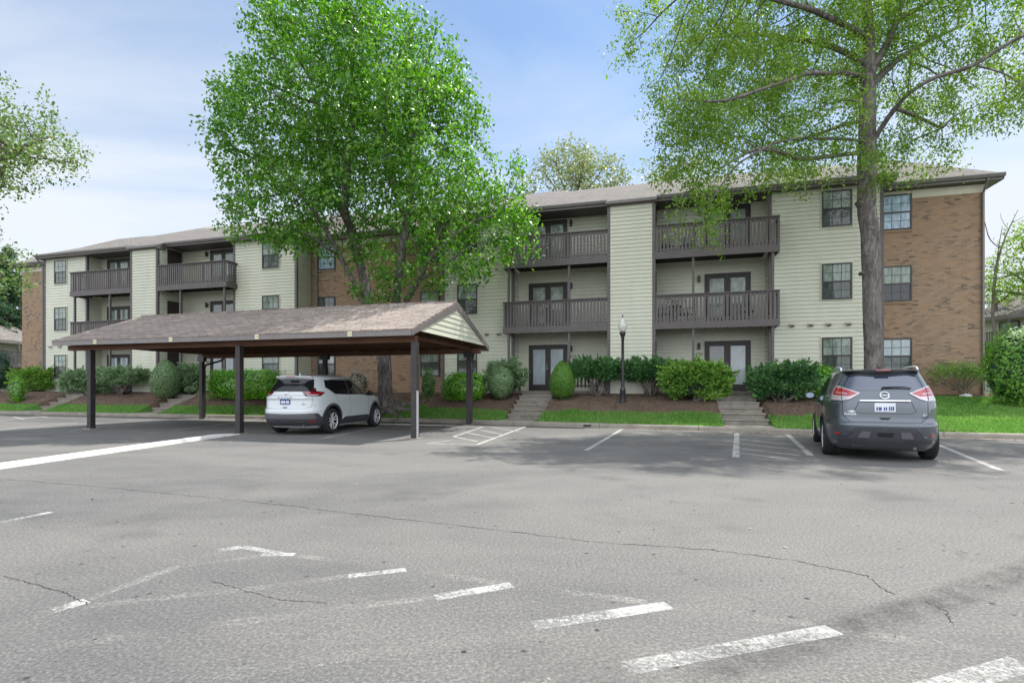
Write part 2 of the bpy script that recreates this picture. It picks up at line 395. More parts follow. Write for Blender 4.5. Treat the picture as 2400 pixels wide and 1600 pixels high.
def mat_leaf(name, cols, trans=.45, rough=.45, spec=.4, scale=.6):
    """leaf: diffuse + translucency, colour differs leaf by leaf and clump by clump"""
    m = bpy.data.materials.new(name); m.use_nodes = True; nt = m.node_tree; N = nt.nodes; L = nt.links; N.clear()
    out = N.new('ShaderNodeOutputMaterial'); pr = N.new('ShaderNodeBsdfPrincipled'); tr = N.new('ShaderNodeBsdfTranslucent'); mx = N.new('ShaderNodeMixShader')
    g = N.new('ShaderNodeNewGeometry'); tc = N.new('ShaderNodeTexCoord')
    no = N.new('ShaderNodeTexNoise'); no.inputs['Scale'].default_value = scale; no.inputs['Detail'].default_value = 3; L.new(tc.outputs['Object'], no.inputs['Vector'])
    a = N.new('ShaderNodeMath'); a.operation = 'MULTIPLY_ADD'; L.new(g.outputs['Random Per Island'], a.inputs[0]); a.inputs[1].default_value = .55
    b = N.new('ShaderNodeMath'); b.operation = 'MULTIPLY'; L.new(no.outputs['Fac'], b.inputs[0]); b.inputs[1].default_value = .45; L.new(b.outputs[0], a.inputs[2])
    r = N.new('ShaderNodeValToRGB'); L.new(a.outputs[0], r.inputs[0]); e = r.color_ramp.elements
    while len(e) < len(cols): e.new(.5)
    for i, c in enumerate(cols):
        e[i].position = .12 + .76*i/(len(cols)-1); e[i].color = (*c, 1)
    L.new(r.outputs[0], pr.inputs['Base Color']); pr.inputs['Roughness'].default_value = rough; pr.inputs['Specular IOR Level'].default_value = spec
    hs = N.new('ShaderNodeHueSaturation'); hs.inputs['Value'].default_value = 1.48; hs.inputs['Saturation'].default_value = 1.1; hs.inputs['Hue'].default_value = .495
    L.new(r.outputs[0], hs.inputs['Color']); L.new(hs.outputs[0], tr.inputs['Color'])
    mx.inputs[0].default_value = trans; L.new(pr.outputs[0], mx.inputs[1]); L.new(tr.outputs[0], mx.inputs[2]); L.new(mx.outputs[0], out.inputs[0])
    M[name] = m
mat_leaf('leaf_maple', [(.03,.10,.010), (.062,.185,.018), (.12,.285,.032), (.32,.50,.16)], .48, .38, .5)
mat_leaf('leaf_oak', [(.058,.145,.018), (.11,.225,.028), (.185,.30,.045), (.33,.41,.11)], .5)
mat_leaf('leaf_oak_far', [(.12,.17,.06), (.17,.22,.08), (.23,.27,.12), (.32,.33,.19)], .4)
mat_leaf('leaf_left', [(.05,.11,.025), (.09,.17,.04), (.15,.23,.065), (.26,.32,.13)], .45)
mat_leaf('leaf_laurel', [(.045,.16,.018), (.09,.28,.025), (.17,.41,.035), (.40,.62,.12)], .35, .25, .7)
mat_leaf('leaf_box', [(.05,.14,.022), (.09,.22,.035), (.15,.31,.05), (.26,.42,.11)], .25, .55, .25)
mat_leaf('leaf_variegated', [(.05,.11,.04), (.10,.20,.07), (.22,.33,.16), (.50,.58,.38)], .25, .45, .4)
mat_leaf('leaf_juniper', [(.03,.095,.04), (.058,.155,.055), (.10,.225,.07), (.21,.35,.13)], .22, .6, .25, 1.6)
mat_leaf('leaf_juniper_pale', [(.09,.17,.075), (.15,.25,.12), (.22,.33,.17), (.34,.43,.26)], .22, .6, .25, 1.6)
mat_leaf('leaf_juniper_green', [(.06,.16,.025), (.11,.25,.04), (.19,.35,.06), (.33,.47,.12)], .22, .6, .25, 1.6)
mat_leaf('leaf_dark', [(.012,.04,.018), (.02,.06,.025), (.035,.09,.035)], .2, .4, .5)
mat_leaf('leaf_pine', [(.02,.06,.035), (.035,.09,.045), (.06,.13,.055), (.13,.2,.08)], .2, .6, .3)
mat_leaf('leaf_pink', [(.25,.20,.15), (.40,.33,.27), (.55,.47,.42)], .2, .7, .2)
mat_leaf('grass_blade', [(.05,.155,.025), (.10,.25,.04), (.19,.36,.075), (.42,.50,.22)], .35, .5, .3, .5)
mat_leaf('chip', [(.07,.05,.038), (.14,.10,.075), (.24,.18,.135), (.45,.37,.29)], .0, .9, .1, 1.0)
def mat_ground():
    t = MT('soil_grass', (.06,.1,.03), .95, .1); a = t.noise(14, 5, .7); t.col(t.ramp(a, [(.3, (.05,.12,.025)), (.55, (.08,.19,.035)), (.75, (.15,.25,.07))])); t.bump(a, .7, .04); M['soil_grass'] = t.m
    t = MT('mulch', (.12,.07,.05), .97, .1); a = t.noise(22, 6, .75, dist=.8); b = t.noise(1.2, 4, .6)
    c = t.ramp(a, [(.3, (.060,.042,.032)), (.5, (.135,.095,.072)), (.72, (.28,.205,.155))])
    c = t.mix(t.mr(b, .45, .7, 0, .5), c, (.21,.155,.115)); t.col(c); t.bump(a, 1.0, .05); M['mulch'] = t.m
    t = MT('far_ground', (.06,.09,.035), .95, .1); a = t.noise(.8, 5, .6); t.col(t.ramp(a, [(.3, (.05,.08,.03)), (.7, (.09,.13,.05))])); M['far_ground'] = t.m
mat_ground()
# ------------------------------------------------------------------ terrain
KU = [-80, -24, -15, -8.3, -5.6, -1.3, 2.0, 3.6, 9, 60]
KW = [18.3, 18.3, 18.4, 18.45, 18.0, 17.45, 17.0, 16.65, 16.6, 16.6]
def kw(u): return float(np.interp(u, KU, KW))
def top_w(u): return 23.0 if (u > 7.4 or -17.4 < u < -9.7 or u < -34.4) else 21.3
TWU = [-80, -34.8, -34.2, -17.7, -17.1, -10.0, -9.4, 7.3, 7.9, 80]
TWV = [23.0, 23.0, 21.3, 21.3, 23.0, 23.0, 21.3, 21.3, 23.0, 23.0]
def bedf(u, w):
    a = kw(u)+.16; return (w-a)/(float(np.interp(u, TWU, TWV))-a)
def hz(u, w):
    if w < kw(u): return 0.0
    f = bedf(u, w)
    if u > -40 and in_steps(u, w):
        a = kw(u)+.17
        return .03 if w < a+.95 else .05+ (w-a-.95)/(21.35-a-.9)*.9
    lump = .025*mnoise.noise(Vector((u*1.3, w*1.3, 0))) if f < 1 else 0
    return float(np.interp(f, [0, .06, .28, .62, 1.0, 1.4], [.155, .17, .43, .82, 1.07, 1.08])) + lump*min(1, max(0, f*5))
def hxy(x, y): u, w = to_uw(x, y); return hz(u, w)
def is_grass(u, w):
    f = bedf(u, w) + .05*mnoise.noise(Vector((u*.8, w*.8, 3.1))) + .025*mnoise.noise(Vector((u*4, w*4, 1)))
    if f < 0: return False
    lim = .31 if u < 5.2 else float(np.interp(u, [5.2, 7.2, 8], [.33, .60, .86]))
    if -15.5 < u < -9.2: lim = .42
    return f < lim
STEPS = [(-4.93, '419'), (2.44, '420'), (-22.55, ''), (-29.9, '')]
def in_steps(u, w):
    for su, _ in STEPS:
        if abs(u-su) < .69 and w < 21.25: return True
    return False

# parking lot, one sheet
mb = MB(); N1 = 60
us = [-120 + 240*i/N1 for i in range(N1+1)]; us = sorted(set(us + KU))
for a, b in zip(us[:-1], us[1:]):
    mb.quad(uw(a, -60), uw(b, -60), uw(b, kw(b)+.02), uw(a, kw(a)+.02))
setp(mb.build('parking_lot', M['asphalt']), kind='structure')
mb = MB(); mb.quad((-900, -600, -.25), (900, -600, -.25), (900, 1200, -.25), (-900, 1200, -.25))
setp(mb.build('ground', M['far_ground']), kind='structure')
mb = MB()
for a, b in zip(us[:-1], us[1:]):
    mb.quad(uw(a, 25.0, 1.045), uw(b, 25.0, 1.045), uw(b, 240, 1.045), uw(a, 240, 1.045))
setp(mb.build('terrain', M['far_ground']), kind='structure')
# kerb: rolled concrete section with joints
mb = MB()
prof = [(0, -.02), (.012, .10), (.035, .135), (.075, .152), (.165, .150), (.166, -.02)]
segs = []; uu = -60.0
while uu < 40: segs.append((uu, min(uu+3.05, 40))); uu += 3.05
for a, b in segs:
    n = 6; prev = None
    for i in range(n+1):
        u = a+.006 + (b-a-.012)*i/n
        ring = [tuple(uw(u, kw(u)+d, z+.004*mnoise.noise(Vector((u*2, d*9, z*9))))) for d, z in prof]
        if prev:
            for j in range(len(prof)-1): mb.quad(prev[j], ring[j], ring[j+1], prev[j+1])
        if i in (0, n): mb.poly(ring)
        prev = ring
setp(mb.build('kerb', M['concrete_kerb'], smooth=False), kind='structure')
# gutter apron in front of the kerb
mb = MB()
for a, b in zip(us[:-1], us[1:]):
    if a < -60 or b > 40: continue
    mb.quad(uw(a, kw(a)-.22, .004), uw(b, kw(b)-.22, .004), uw(b, kw(b), .008), uw(a, kw(a), .008))
setp(mb.build('gutter_apron', M['concrete_kerb']), kind='structure')
# storm drain notch
d = empty('storm_drain', uw(-2.45, kw(-2.45)-.004, 0), -TH, 'small dark drain opening cut in the kerb below the grass strip', 'drain')
mb = MB(); mb.box(-.13, .13, -.004, .008, .03, .10); mb.box(-.17, .17, -.03, -.002, .0, .016, 1); mb.build('drain_opening', [M['metal_black'], M['concrete_kerb']], d)

# planted slope: lawn and mulch sheets
def slope_sheets():
    g = MB(); m = MB()
    du = .22; u = -60.0; rows = 22
    cols = []
    uu = []
    while u <= 45:
        uu.append(u); u += du if -45 < u < 16 else .9
    for u in uu:
        a = kw(u)+.16; b = 25.2
        # denser near the kerb
        ws = [a + (b-a)*(i/rows) for i in range(rows+1)]
        cols.append([(u, w, (hz(u, w) if i else .15)) for i, w in enumerate(ws)])
    for c0, c1 in zip(cols[:-1], cols[1:]):
        for i in range(rows):
            q = [c0[i], c1[i], c1[i+1], c0[i+1]]
            um = sum(p[0] for p in q)/4; wm = sum(p[1] for p in q)/4
            pts = [uw(*p) for p in q]
            (g if is_grass(um, wm) else m).quad(*pts)
    setp(g.build('lawn', M['soil_grass'], smooth=True), kind='structure')
    setp(m.build('mulch_bed', M['mulch'], smooth=True), kind='structure')
slope_sheets()
def blades():
    V = []; n = 0
    def region(u0, u1, cnt, h0, h1):
        nonlocal V
        k = 0
        while k < cnt:
            u = random.uniform(u0, u1); a = kw(u)+.15; w = random.uniform(a, a+ (6.2 if u > 5 else 2.6))
            k += 1
            if not is_grass(u, w) or in_steps(u, w) : continue
            p = uw(u, w, hz(u, w)-.01); h = random.uniform(h0, h1)*(1+.5*mnoise.noise(Vector((u*2, w*2, 0))))
            an = random.uniform(0, 2*PI); lean = random.uniform(.0, .9)*h; wd = random.uniform(.006, .012)
            dx, dy = math.cos(an), math.sin(an); lx = random.uniform(-1, 1)*lean; ly = random.uniform(-1, 1)*lean
            V.append(((p.x-dx*wd, p.y-dy*wd, p.z), (p.x+dx*wd, p.y+dy*wd, p.z), (p.x+lx, p.y+ly, p.z+h)))
    region(-40, -21, 30000, .05, .10); region(-21, -8.5, 42000, .05, .11); region(-8.5, 4.5, 80000, .05, .11); region(4.5, 16, 120000, .05, .10)
    A = np.array(V).reshape(-1, 3); F = np.arange(len(A)).reshape(-1, 3)
    o = fast_mesh('grass', A, F, M['grass_blade']); setp(o, 'short green grass blades growing along the kerb and on the lawn', 'grass', kind='stuff')
blades()
def chips():
    V = []
    for _ in range(26000):
        u = random.uniform(-42, 13); a = kw(u)+.2; w = random.uniform(a, float(np.interp(u, TWU, TWV)))
        if is_grass(u, w) or in_steps(u, w): continue
        p = uw(u, w, hz(u, w)+random.uniform(.002, .02)); an = random.uniform(0, PI); L = random.uniform(.015, .055); b = random.uniform(.005, .014)
        d = Vector((math.cos(an), math.sin(an), random.uniform(-.4, .4)))*L; s = Vector((-math.sin(an), math.cos(an), random.uniform(-.3, .3)))*b
        V += [tuple(p-d-s), tuple(p+d-s), tuple(p+d+s), tuple(p-d+s)]
    A = np.array(V); o = fast_mesh('mulch_chips', A, np.arange(len(A)).reshape(-1, 4), M['chip'])
    setp(o, 'loose brown bark chips scattered over the planting beds', 'mulch', kind='stuff')
chips()

# ------------------------------------------------------------------ painted markings (photograph pixels -> ground)
def stripe(mb, a, b, width=.10, z=.0016, mi=0):
    a = G(*a); b = G(*b); d = (b-a); d.z = 0; d.normalize(); s = Vector((-d.y, d.x, 0))*width/2
    n = max(1, int((b-a).length/.6)); 
    for i in range(n):
        p = a+(b-a)*i/n; q = a+(b-a)*(i+1)/n
        mb.quad((p-s).to_3d()+Vector((0,0,z)), (q-s)+Vector((0,0,z)), (q+s)+Vector((0,0,z)), (p+s)+Vector((0,0,z)), mi)
def cp(x0, y0, k):        # crop coordinates -> photograph pixels
    return lambda x, y: (x0+x*k, y0+y*k)
mb = MB()
A = cp(1000, 950, .3827)
for a, b, w in (((165,190),(345,130),.09), ((305,240),(612,127),.10), ((165,190),(308,219),.08), ((250,167),(400,196),.08), ((330,150),(470,178),.07), ((400,133),(560,158),.07),
                ((0,232),(305,240),.09), ((975,275),(1195,146),.10), ((1893,316),(1900,170),.13), ((2203,172),(2352,305),.12), ((1900,290),(2352,338),.08),
                ((1910,262),(2290,306),.085), ((1910,232),(2270,272),.085), ((1910,206),(2240,240),.085), ((1905,178),(2215,192),.085), ((20,228),(150,214),.06)):
    stripe(mb, A(*a), A(*b), w)
C = cp(1800, 650, .28694)
stripe(mb, C(1395,1368), C(1905,1575), .11)
stripe(mb, C(0,1465), C(415,1500), .07)
B = cp(500, 820, .2551)
stripe(mb, B(985,815), B(1640,682), .09); stripe(mb, B(0,690), B(455,632), .08)
D = cp(0, 950, .34014)
stripe(mb, D(745,150), D(1255,95), .08); stripe(mb, D(1190,172), D(1720,108), .08); stripe(mb, D(470,178), D(620,158), .07); stripe(mb, D(1000,193), D(1110,186), .07)
stripe(mb, D(0,163), D(540,117), .08); stripe(mb, D(0,106), D(250,78), .08); stripe(mb, D(95,78), D(165,94), .09); stripe(mb, D(245,66), D(325,81), .09)
stripe(mb, D(480,84), D(845,78), .08)
setp(mb.build('painted_lines', M['paint_line']), kind='structure')
mb = MB(); hb = MB(); F1 = cp(0, 1160, .5102); F2 = cp(1200, 1160, .5102)
def fade(a, b, w, k):
    m_ = (a[0]+(b[0]-a[0])*k, a[1]+(b[1]-a[1])*k); stripe(mb, a, m_, w); stripe(hb, m_, b, w)
fade(F2(720,505), F2(100,600), .115, .42); fade(F2(1480,618), F2(520,795), .125, .5); stripe(mb, F2(2352,770), F2(1900,900), .13)
fade(F1(2352,412), F1(2000,470), .105, .5); fade(F1(1865,342), F1(1600,372), .085, .4); fade(F1(1355,272), F1(1200,274), .08, .4)
fade(F1(1110,238), F1(1000,255), .10, .45); fade(F1(400,484), F1(240,530), .11, .6); fade(F1(235,78), F1(0,126), .09, .2)
stripe(hb, F1(1110,237), F1(1300,270), .08, .0018)
setp(mb.build('worn_bay_lines', M['paint_worn']), kind='structure'); setp(hb.build('half_worn_bay_lines', M['paint_half']), kind='structure')
mb = MB()
stripe(mb, F2(100,600), F1(2300,650), .115, .0014); stripe(mb, F1(2300,650), F1(1300,780), .115, .0014); stripe(mb, F1(1300,780), F1(850,862), .115, .0014)
stripe(mb, F2(520,795), F2(0,905), .12, .0014); stripe(mb, F1(2080,455), F1(1200,570), .10, .0014); stripe(mb, F1(1200,570), F1(0,725), .10, .0014)
stripe(mb, F1(1640,365), F1(1150,430), .085, .0014); stripe(mb, F1(1150,430), F1(400,510), .085, .0014); stripe(mb, F1(1240,275), F1(850,325), .085, .0014)
stripe(mb, F1(1045,245), F1(400,480), .095, .0014); stripe(mb, F1(262,525), F1(0,612), .105, .0014)
stripe(mb, F1(1350,276), F1(1865,338), .09, .0012); stripe(mb, F1(1880,345), F2(0,412), .09, .0012); stripe(mb, F2(20,415), F2(640,495), .09, .0012)
stripe(mb, F2(740,515), F2(1400,600), .09, .0012); stripe(mb, F2(1500,625), F2(2352,740), .10, .0012)
setp(mb.build('faded_bay_lines', M['paint_faint']), kind='structure')
# long seam and a few cracks in the asphalt
t = MT('crack', (.05,.046,.042), .95, .1); M['crack'] = t.m
def crack(mb, pts, w=.008, seed=0, jit=.05, sub=9):
    r = random.Random(seed); P3 = [G(*p) for p in pts]; Q = []
    for a, b in zip(P3[:-1], P3[1:]):
        for i in range(sub): Q.append(a.lerp(b, i/sub)+Vector((r.uniform(-jit, jit), r.uniform(-jit, jit), 0)))
    Q.append(P3[-1])
    for a, b in zip(Q[:-1], Q[1:]):
        d = (b-a).normalized(); s = Vector((-d.y, d.x, 0))*w*r.uniform(.3, 1)
        z = Vector((0, 0, .0022)); mb.quad(a-s+z, b-s+z, b+s+z, a+s+z)
mb = MB()
crack(mb, [D(0,505), D(400,535), D(900,580), D(1500,640), D(2000,690), D(2352,735), F1(2352,168), F2(380,215), F2(900,250), F2(1300,300), F2(1640,372)], .0055, 1, .015, 14)
crack(mb, [F2(1630,370), F2(1700,430), F2(1760,455)], .005, 2, .015, 7)
crack(mb, [F1(20,372), F1(160,410), F1(300,450), F1(400,500)], .0045, 3, .009, 14)
crack(mb, [F1(980,395), F1(1130,440), F1(1290,480), F1(1500,495)], .004, 4, .009, 14)
crack(mb, [F2(1900,490), F2(1990,530), F2(2030,595)], .004, 5, .010, 10)
setp(mb.build('asphalt_cracks', M['crack']), kind='structure')
# dark tyre mark curving off at lower right
t = MT('tyre_mark', (.035,.035,.036), .9, .1); f = t.noise(5, 6, .75, t.mapv((1, 1, 1))); ed = t.n('ShaderNodeAttribute'); ed.attribute_name = 'edge'
tr = t.n('ShaderNodeBsdfTransparent'); mx = t.n('ShaderNodeMixShader'); k = t.math('MULTIPLY', t.mr(f, .36, .76, 0, .42), ed.outputs['Fac'])
t.L.new(k, mx.inputs[0]); t.L.new(tr.outputs[0], mx.inputs[1]); t.L.new(t.b.outputs[0], mx.inputs[2]); t.L.new(mx.outputs[0], t.N['Material Output'].inputs[0]); M['tyre_mark'] = t.m
Q = [G(*F2(*p)) for p in ((700,850), (1000,770), (1300,700), (1550,610), (1850,520), (2100,440), (2352,350), (2600,270))]
V_ = []; F_ = []; E_ = []
for i, q in enumerate(Q):
    d = (Q[min(i+1, 7)]-Q[max(i-1, 0)]).normalized(); s_ = Vector((-d.y, d.x, 0)); ww = .16
    for j, (o_, e_) in enumerate(((-1, 0), (-.4, 1), (.4, 1), (1, 0))): V_.append(tuple(q+s_*ww*o_+Vector((0, 0, .0030)))); E_.append(e_*(0 if i in (0, 7) else 1))
    if i:
        for j in range(3): k_ = (i-1)*4+j; F_.append((k_, k_+4, k_+5, k_+1))
me = bpy.data.meshes.new('tyre_mark'); me.from_pydata(V_, [], F_); at_ = me.attributes.new('edge', 'FLOAT', 'POINT'); at_.data.foreach_set('value', E_); me.materials.append(M['tyre_mark'])
o = bpy.data.objects.new('tyre_mark', me); COL.objects.link(o); setp(o, kind='structure')
def litter():
    V = []; rg = random.Random(5)
    for _ in range(5200):
        u = rg.uniform(-34, 14); q = rg.random()
        if q < .55: w = kw(u)-abs(rg.gauss(0, .16))-.01; z = .012
        elif q < .59: u = rg.uniform(-12, 12); w = rg.uniform(4.5, 17); z = .006
        else: w = kw(u)+.2+rg.random()*4; z = hz(u, w)+.03
        p = uw(u, w, z); an = rg.uniform(0, 2*PI); L = rg.uniform(.012, .032); d = Vector((math.cos(an), math.sin(an), rg.uniform(-.2, .3)))*L; s_ = Vector((-math.sin(an), math.cos(an), rg.uniform(0, .4)))*L*.5
        V += [tuple(p-d), tuple(p-s_), tuple(p+d), tuple(p+s_)]
    o = fast_mesh('leaf_litter', np.array(V), np.arange(len(V)).reshape(-1, 4), M['chip']); setp(o, 'small dry leaves and bits lying along the kerb and in the beds', 'leaf litter', kind='stuff')
litter()
# white painted flush kerb running towards the camera on the left
mb = MB(); a = G(0, 1096); b = G(552, 1017.5)
a = a + (a-b)*.35
d = (b-a); L = d.length; d.normalize(); s = Vector((-d.y, d.x, 0)); n = 60; prev = None
for i in range(n+1):
    p = a+d*L*i/n; e = .012*mnoise.noise(Vector((i*.7, 0, 0))); hh = .075*(1-max(0, (i-52)/8)**2*.8)
    ring = [p+s*(.15+e), p+s*(.13+e)+Vector((0,0,hh*.9)), p+s*.08+Vector((0,0,hh)), p-s*.08+Vector((0,0,hh)), p-s*(.13-e)+Vector((0,0,hh*.85)), p-s*(.155-e)]
    ring = [q if j not in (0, 5) else Vector((q.x, q.y, .0)) for j, q in enumerate(ring)]
    if prev:
        for j in range(5): mb.quad(prev[j], prev[j+1], ring[j+1], ring[j])
    prev = ring
mb.poly(prev)
setp(mb.build('painted_kerb', M['white_kerb']), kind='structure')

# ------------------------------------------------------------------ steps
def steps(su, label, nst=6):
    w0 = kw(su)+.17; w1 = 21.35; c = uw(su, w0, 0)
    t = empty('concrete_steps', c, -TH, label, 'steps')
    run = (w1-w0-.9)/nst; z = .16; mb = MB(); hw = .70
    mb.box(-hw, hw, -.005, .9, -.05, .165)
    for i in range(nst):
        y0 = .9+run*i; z1 = .165+(1.16-.165)*(i+1)/nst
        ye = y0+run+(.12 if i < nst-1 else .01)
        mb.box(-hw+.03, hw-.03, y0+.028, ye, -.02*i, z1-.051); mb.box(-hw+.002*i, hw-.002*i, y0, ye+.003, z1-.05, z1)
    o = mb.build('tread_block', M['concrete'], t)
    bv = o.modifiers.new('b', 'BEVEL'); bv.width = .010; bv.segments = 2
    return t
steps(-4.93, 'concrete steps beside the egg-shaped shrub, leading up to unit 419')
steps(2.44, 'concrete steps near the grey car, leading up to unit 420')
steps(-22.55, 'concrete steps beside the tall pointed shrub, seen under the carport roof', 5)
steps(-29.9, 'concrete steps at the far left, sunk in the reddish mulch', 5)

# ------------------------------------------------------------------ the apartment building
O0 = (-13.0, 22.2, 1.0)
bld = empty('apartment_building', uw(O0[0], O0[1], O0[2]), -TH,
            'long three-storey apartment building with pale green siding, tan brick ends and dark balconies', 'apartment building')
def bb(mb, name, mats, parent=None, **k):
    return mb.build(name, mats, parent or bld, off=O0, **k)
F1Z, F2Z, F3Z = 1.18, 3.91, 6.64; SOF = 8.72; WA, WR, WB_, WBR = 22.2, 21.5, 23.0, 23.3
CO = .152
def siding(mb, a, b, z0, z1, nrm):
    """a, b = (u, w) ends seen left to right from outside; nrm = outward (du, dw)"""
    k = math.floor(z0/CO); z = k*CO; gap = .018
    p = lambda q, o, zz: (q[0]+nrm[0]*o, q[1]+nrm[1]*o, zz)
    while z < z1:
        zb = max(z+gap, z0); zt = min(z+CO, z1)
        if zt > zb+.004:       # board face, then the shadow groove under its butt edge
            ob = .004+.026; ot = .004+.010
            mb.quad(p(a, ob, zb), p(b, ob, zb), p(b, ot, zt), p(a, ot, zt))
            mb.quad(p(a, -.002, zb), p(b, -.002, zb), p(b, ob, zb), p(a, ob, zb))
            mb.quad(p(a, -.002, zb-gap), p(b, -.002, zb-gap), p(b, -.002, zb), p(a, -.002, zb))
            mb.quad(p(a, ot, zt), p(b, ot, zt), p(b, -.002, zt), p(a, -.002, zt))
        z += CO
def window(u, w, ztop, wid=1.0, hgt=1.34, gl=('glass_upper', 'glass_lower'), sill=False, rows=2):
    x0, x1 = u-wid/2, u+wid/2; z0, z1 = ztop-hgt, ztop; y = w-.055; f = .055
    mb = MB()
    mb.box(x0, x0+f, y, w+.03, z0, z1); mb.box(x1-f, x1, y, w+.03, z0, z1)
    mb.box(x0+f, x1-f, y, w+.03, z1-f, z1); mb.box(x0+f, x1-f, y-.012, w+.03, z0, z0+f)
    zm = (z0+z1)/2-.01
    mb.box(x0+f, x1-f, y+.006, w+.03, zm-.028, zm+.028)
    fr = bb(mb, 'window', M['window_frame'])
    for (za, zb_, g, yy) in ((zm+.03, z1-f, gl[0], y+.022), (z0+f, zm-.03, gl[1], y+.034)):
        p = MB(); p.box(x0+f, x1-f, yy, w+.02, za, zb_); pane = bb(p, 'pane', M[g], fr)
    p = MB()
    for (za, zb_, yy) in ((zm+.03, z1-f, y+.014), (z0+f, zm-.03, y+.026)):
        for k in (1, 2): xx = x0+f+(x1-x0-2*f)*k/3; p.box(xx-.008, xx+.008, yy, yy+.006, za, zb_)
        zz = (za+zb_)/2; p.box(x0+f, x1-f, yy-.002, yy+.004, zz-.008, zz+.008)
    bb(p, 'muntin', M['muntin'], fr)
    if sill:
        s = MB(); s.box(x0-.02, x1+.02, w-.045, w+.02, z0-.085, z0-.002); bb(s, 'sill', M['brick_front'], fr)
    else:
        s = MB(); e = .035
        s.box(x0-e, x0, w-.04, w+.01, z0-e, z1+e); s.box(x1, x1+e, w-.04, w+.01, z0-e, z1+e); s.box(x0, x1, w-.04, w+.01, z1, z1+e); s.box(x0, x1, w-.04, w+.01, z0-e, z0)
        bb(s, 'surround', M['siding'], fr)
    return fr
def door(u, w, zf, wid=1.74, hgt=2.02, gl=('glass_blind', 'glass_blind'), half=0):
    x0, x1 = u-wid/2, u+wid/2; y = w-.05; mb = MB(); f = .075
    mb.box(x0, x0+f, y, w+.02, zf, zf+hgt); mb.box(x1-f, x1, y, w+.02, zf, zf+hgt); mb.box(x0+f, x1-f, y, w+.02, zf+hgt-f, zf+hgt); mb.box(x0, x1, y-.03, w, zf-.03, zf)
    fr = bb(mb, 'patio_door', M['trim_dark'])
    xm = (x0+x1)/2
    for i, (a, b) in enumerate(((x0+f+.004, xm-.004), (xm+.004, x1-f-.004))):
        m2 = MB(); st = .12; yy = y+.015
        m2.box(a, a+st, yy, w+.01, zf+.01, zf+hgt-f-.004); m2.box(b-st, b, yy, w+.01, zf+.01, zf+hgt-f-.004)
        m2.box(a+st, b-st, yy, w+.01, zf+.01, zf+.27); m2.box(a+st, b-st, yy, w+.01, zf+hgt-f-.13, zf+hgt-f-.004)
        bb(m2, 'door_leaf', M['trim_dark'], fr)
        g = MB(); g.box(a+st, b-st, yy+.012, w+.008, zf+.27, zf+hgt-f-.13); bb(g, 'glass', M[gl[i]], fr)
    h = MB(); h.box(xm-.05, xm-.03, y-.045, y+.015, zf+.95, zf+.98); h.box(xm-.055, xm-.015, y-.05, y-.035, zf+.93, zf+1.03); h.lathe([(.03, zf+1.1), (.03, zf+1.14)], (xm-.04, y-.01, 0), 10)
    bb(h, 'handle', M['gutter_lip'], fr)
    c = MB(); e = .03
    c.box(x0-e, x0-.001, w-.035, w+.01, zf, zf+hgt+e); c.box(x1+.001, x1+e, w-.035, w+.01, zf, zf+hgt+e); c.box(x0, x1, w-.035, w+.01, zf+hgt+.001, zf+hgt+e)
    bb(c, 'casing', M['siding'], fr)
def wall_lamp(u, w, z):
    mb = MB(); mb.box(u-.05, u+.05, w-.03, w-.005, z-.08, z+.08); mb.box(u-.015, u+.015, w-.09, w-.03, z-.02, z+.02)
    mb.lathe([(.0, z-.14), (.052, z-.138), (.052, z+.138), (.0, z+.14)], (u, w-.125, 0), 12)
    bb(mb, 'wall_lamp', M['metal_black'])
def post(u, w, z0, z1, s=.09, parent=None):
    mb = MB(); mb.box(u-s/2, u+s/2, w-s/2, w+s/2, z0, z1)
    return bb(mb, 'post', M['trim'], parent)
def balcony(u0, u1, zd, free, posts):
    """deck edge board top = zd; free = side (-1 left / +1 right) that ends in the open"""
    fw = WR-.04; mb = MB()
    mb.box(u0, u1, WR-.05, WR-.012, zd-.27, zd)
    if free > 0: mb.box(u1-.038, u1, WR-.012, WA-.02, zd-.265, zd-.002)
    else: mb.box(u0, u0+.038, WR-.012, WA-.02, zd-.265, zd-.002)
    b = bb(mb, 'balcony', M['trim'])
    d = MB(); a0, a1 = (u0+.04, u1-.001) if free < 0 else (u0+.001, u1-.04)
    d.box(a0, a1, WR-.01, WA-.03, zd-.10, zd-.05); d.box(a0+(.3 if free < 0 else 0), a1-(.3 if free > 0 else 0), WA-.029, WB_-.03, zd-.10, zd-.05)
    x = a0+.2
    while x < a1-.2:
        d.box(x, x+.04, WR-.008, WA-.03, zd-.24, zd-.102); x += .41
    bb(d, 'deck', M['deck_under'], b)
    r = MB(); zt = zd+1.02
    r.box(u0-.01, u1+.01, WR-.085, WR+.045, zt-.001, zt+.038)
    r.box(u0, u1, WR-.008, WR+.03, zt-.10, zt-.002)
    r.box(u0, u1, WR-.008, WR+.03, zd+.06, zd+.12)
    x = u0+.02; i = 0
    while x < u1-.06:
        r.box(x, x+.083, WR-.03-.0015*(i % 2), WR-.009, zd-.03+.031, zt-.003); x += .135; i += 1
    xe = u1-.03 if free > 0 else u0+.03
    r.box(xe-.045, xe+.045, WR+.046, WA-.03, zt, zt+.036)
    r.box(xe-.018, xe+.018, WR+.046, WA-.03, zt-.10, zt-.002)
    yy = WR+.09
    while yy < WA-.1:
        r.box(xe+.019*free, xe+.04*free, yy, yy+.083, zd+.001, zt-.003); yy += .135
    for pu in posts: r.box(pu-.045, pu+.045, WR+.031, WR+.12, zd-.04, zt-.002)
    for pu in (u0+(u1-u0)*.33, u0+(u1-u0)*.66): r.box(pu-.03, pu+.03, WR+.031, WR+.07, zd-.04, zt-.11)
    bb(r, 'railing', M['trim'], b)
    return b
BR = 'brick_front'
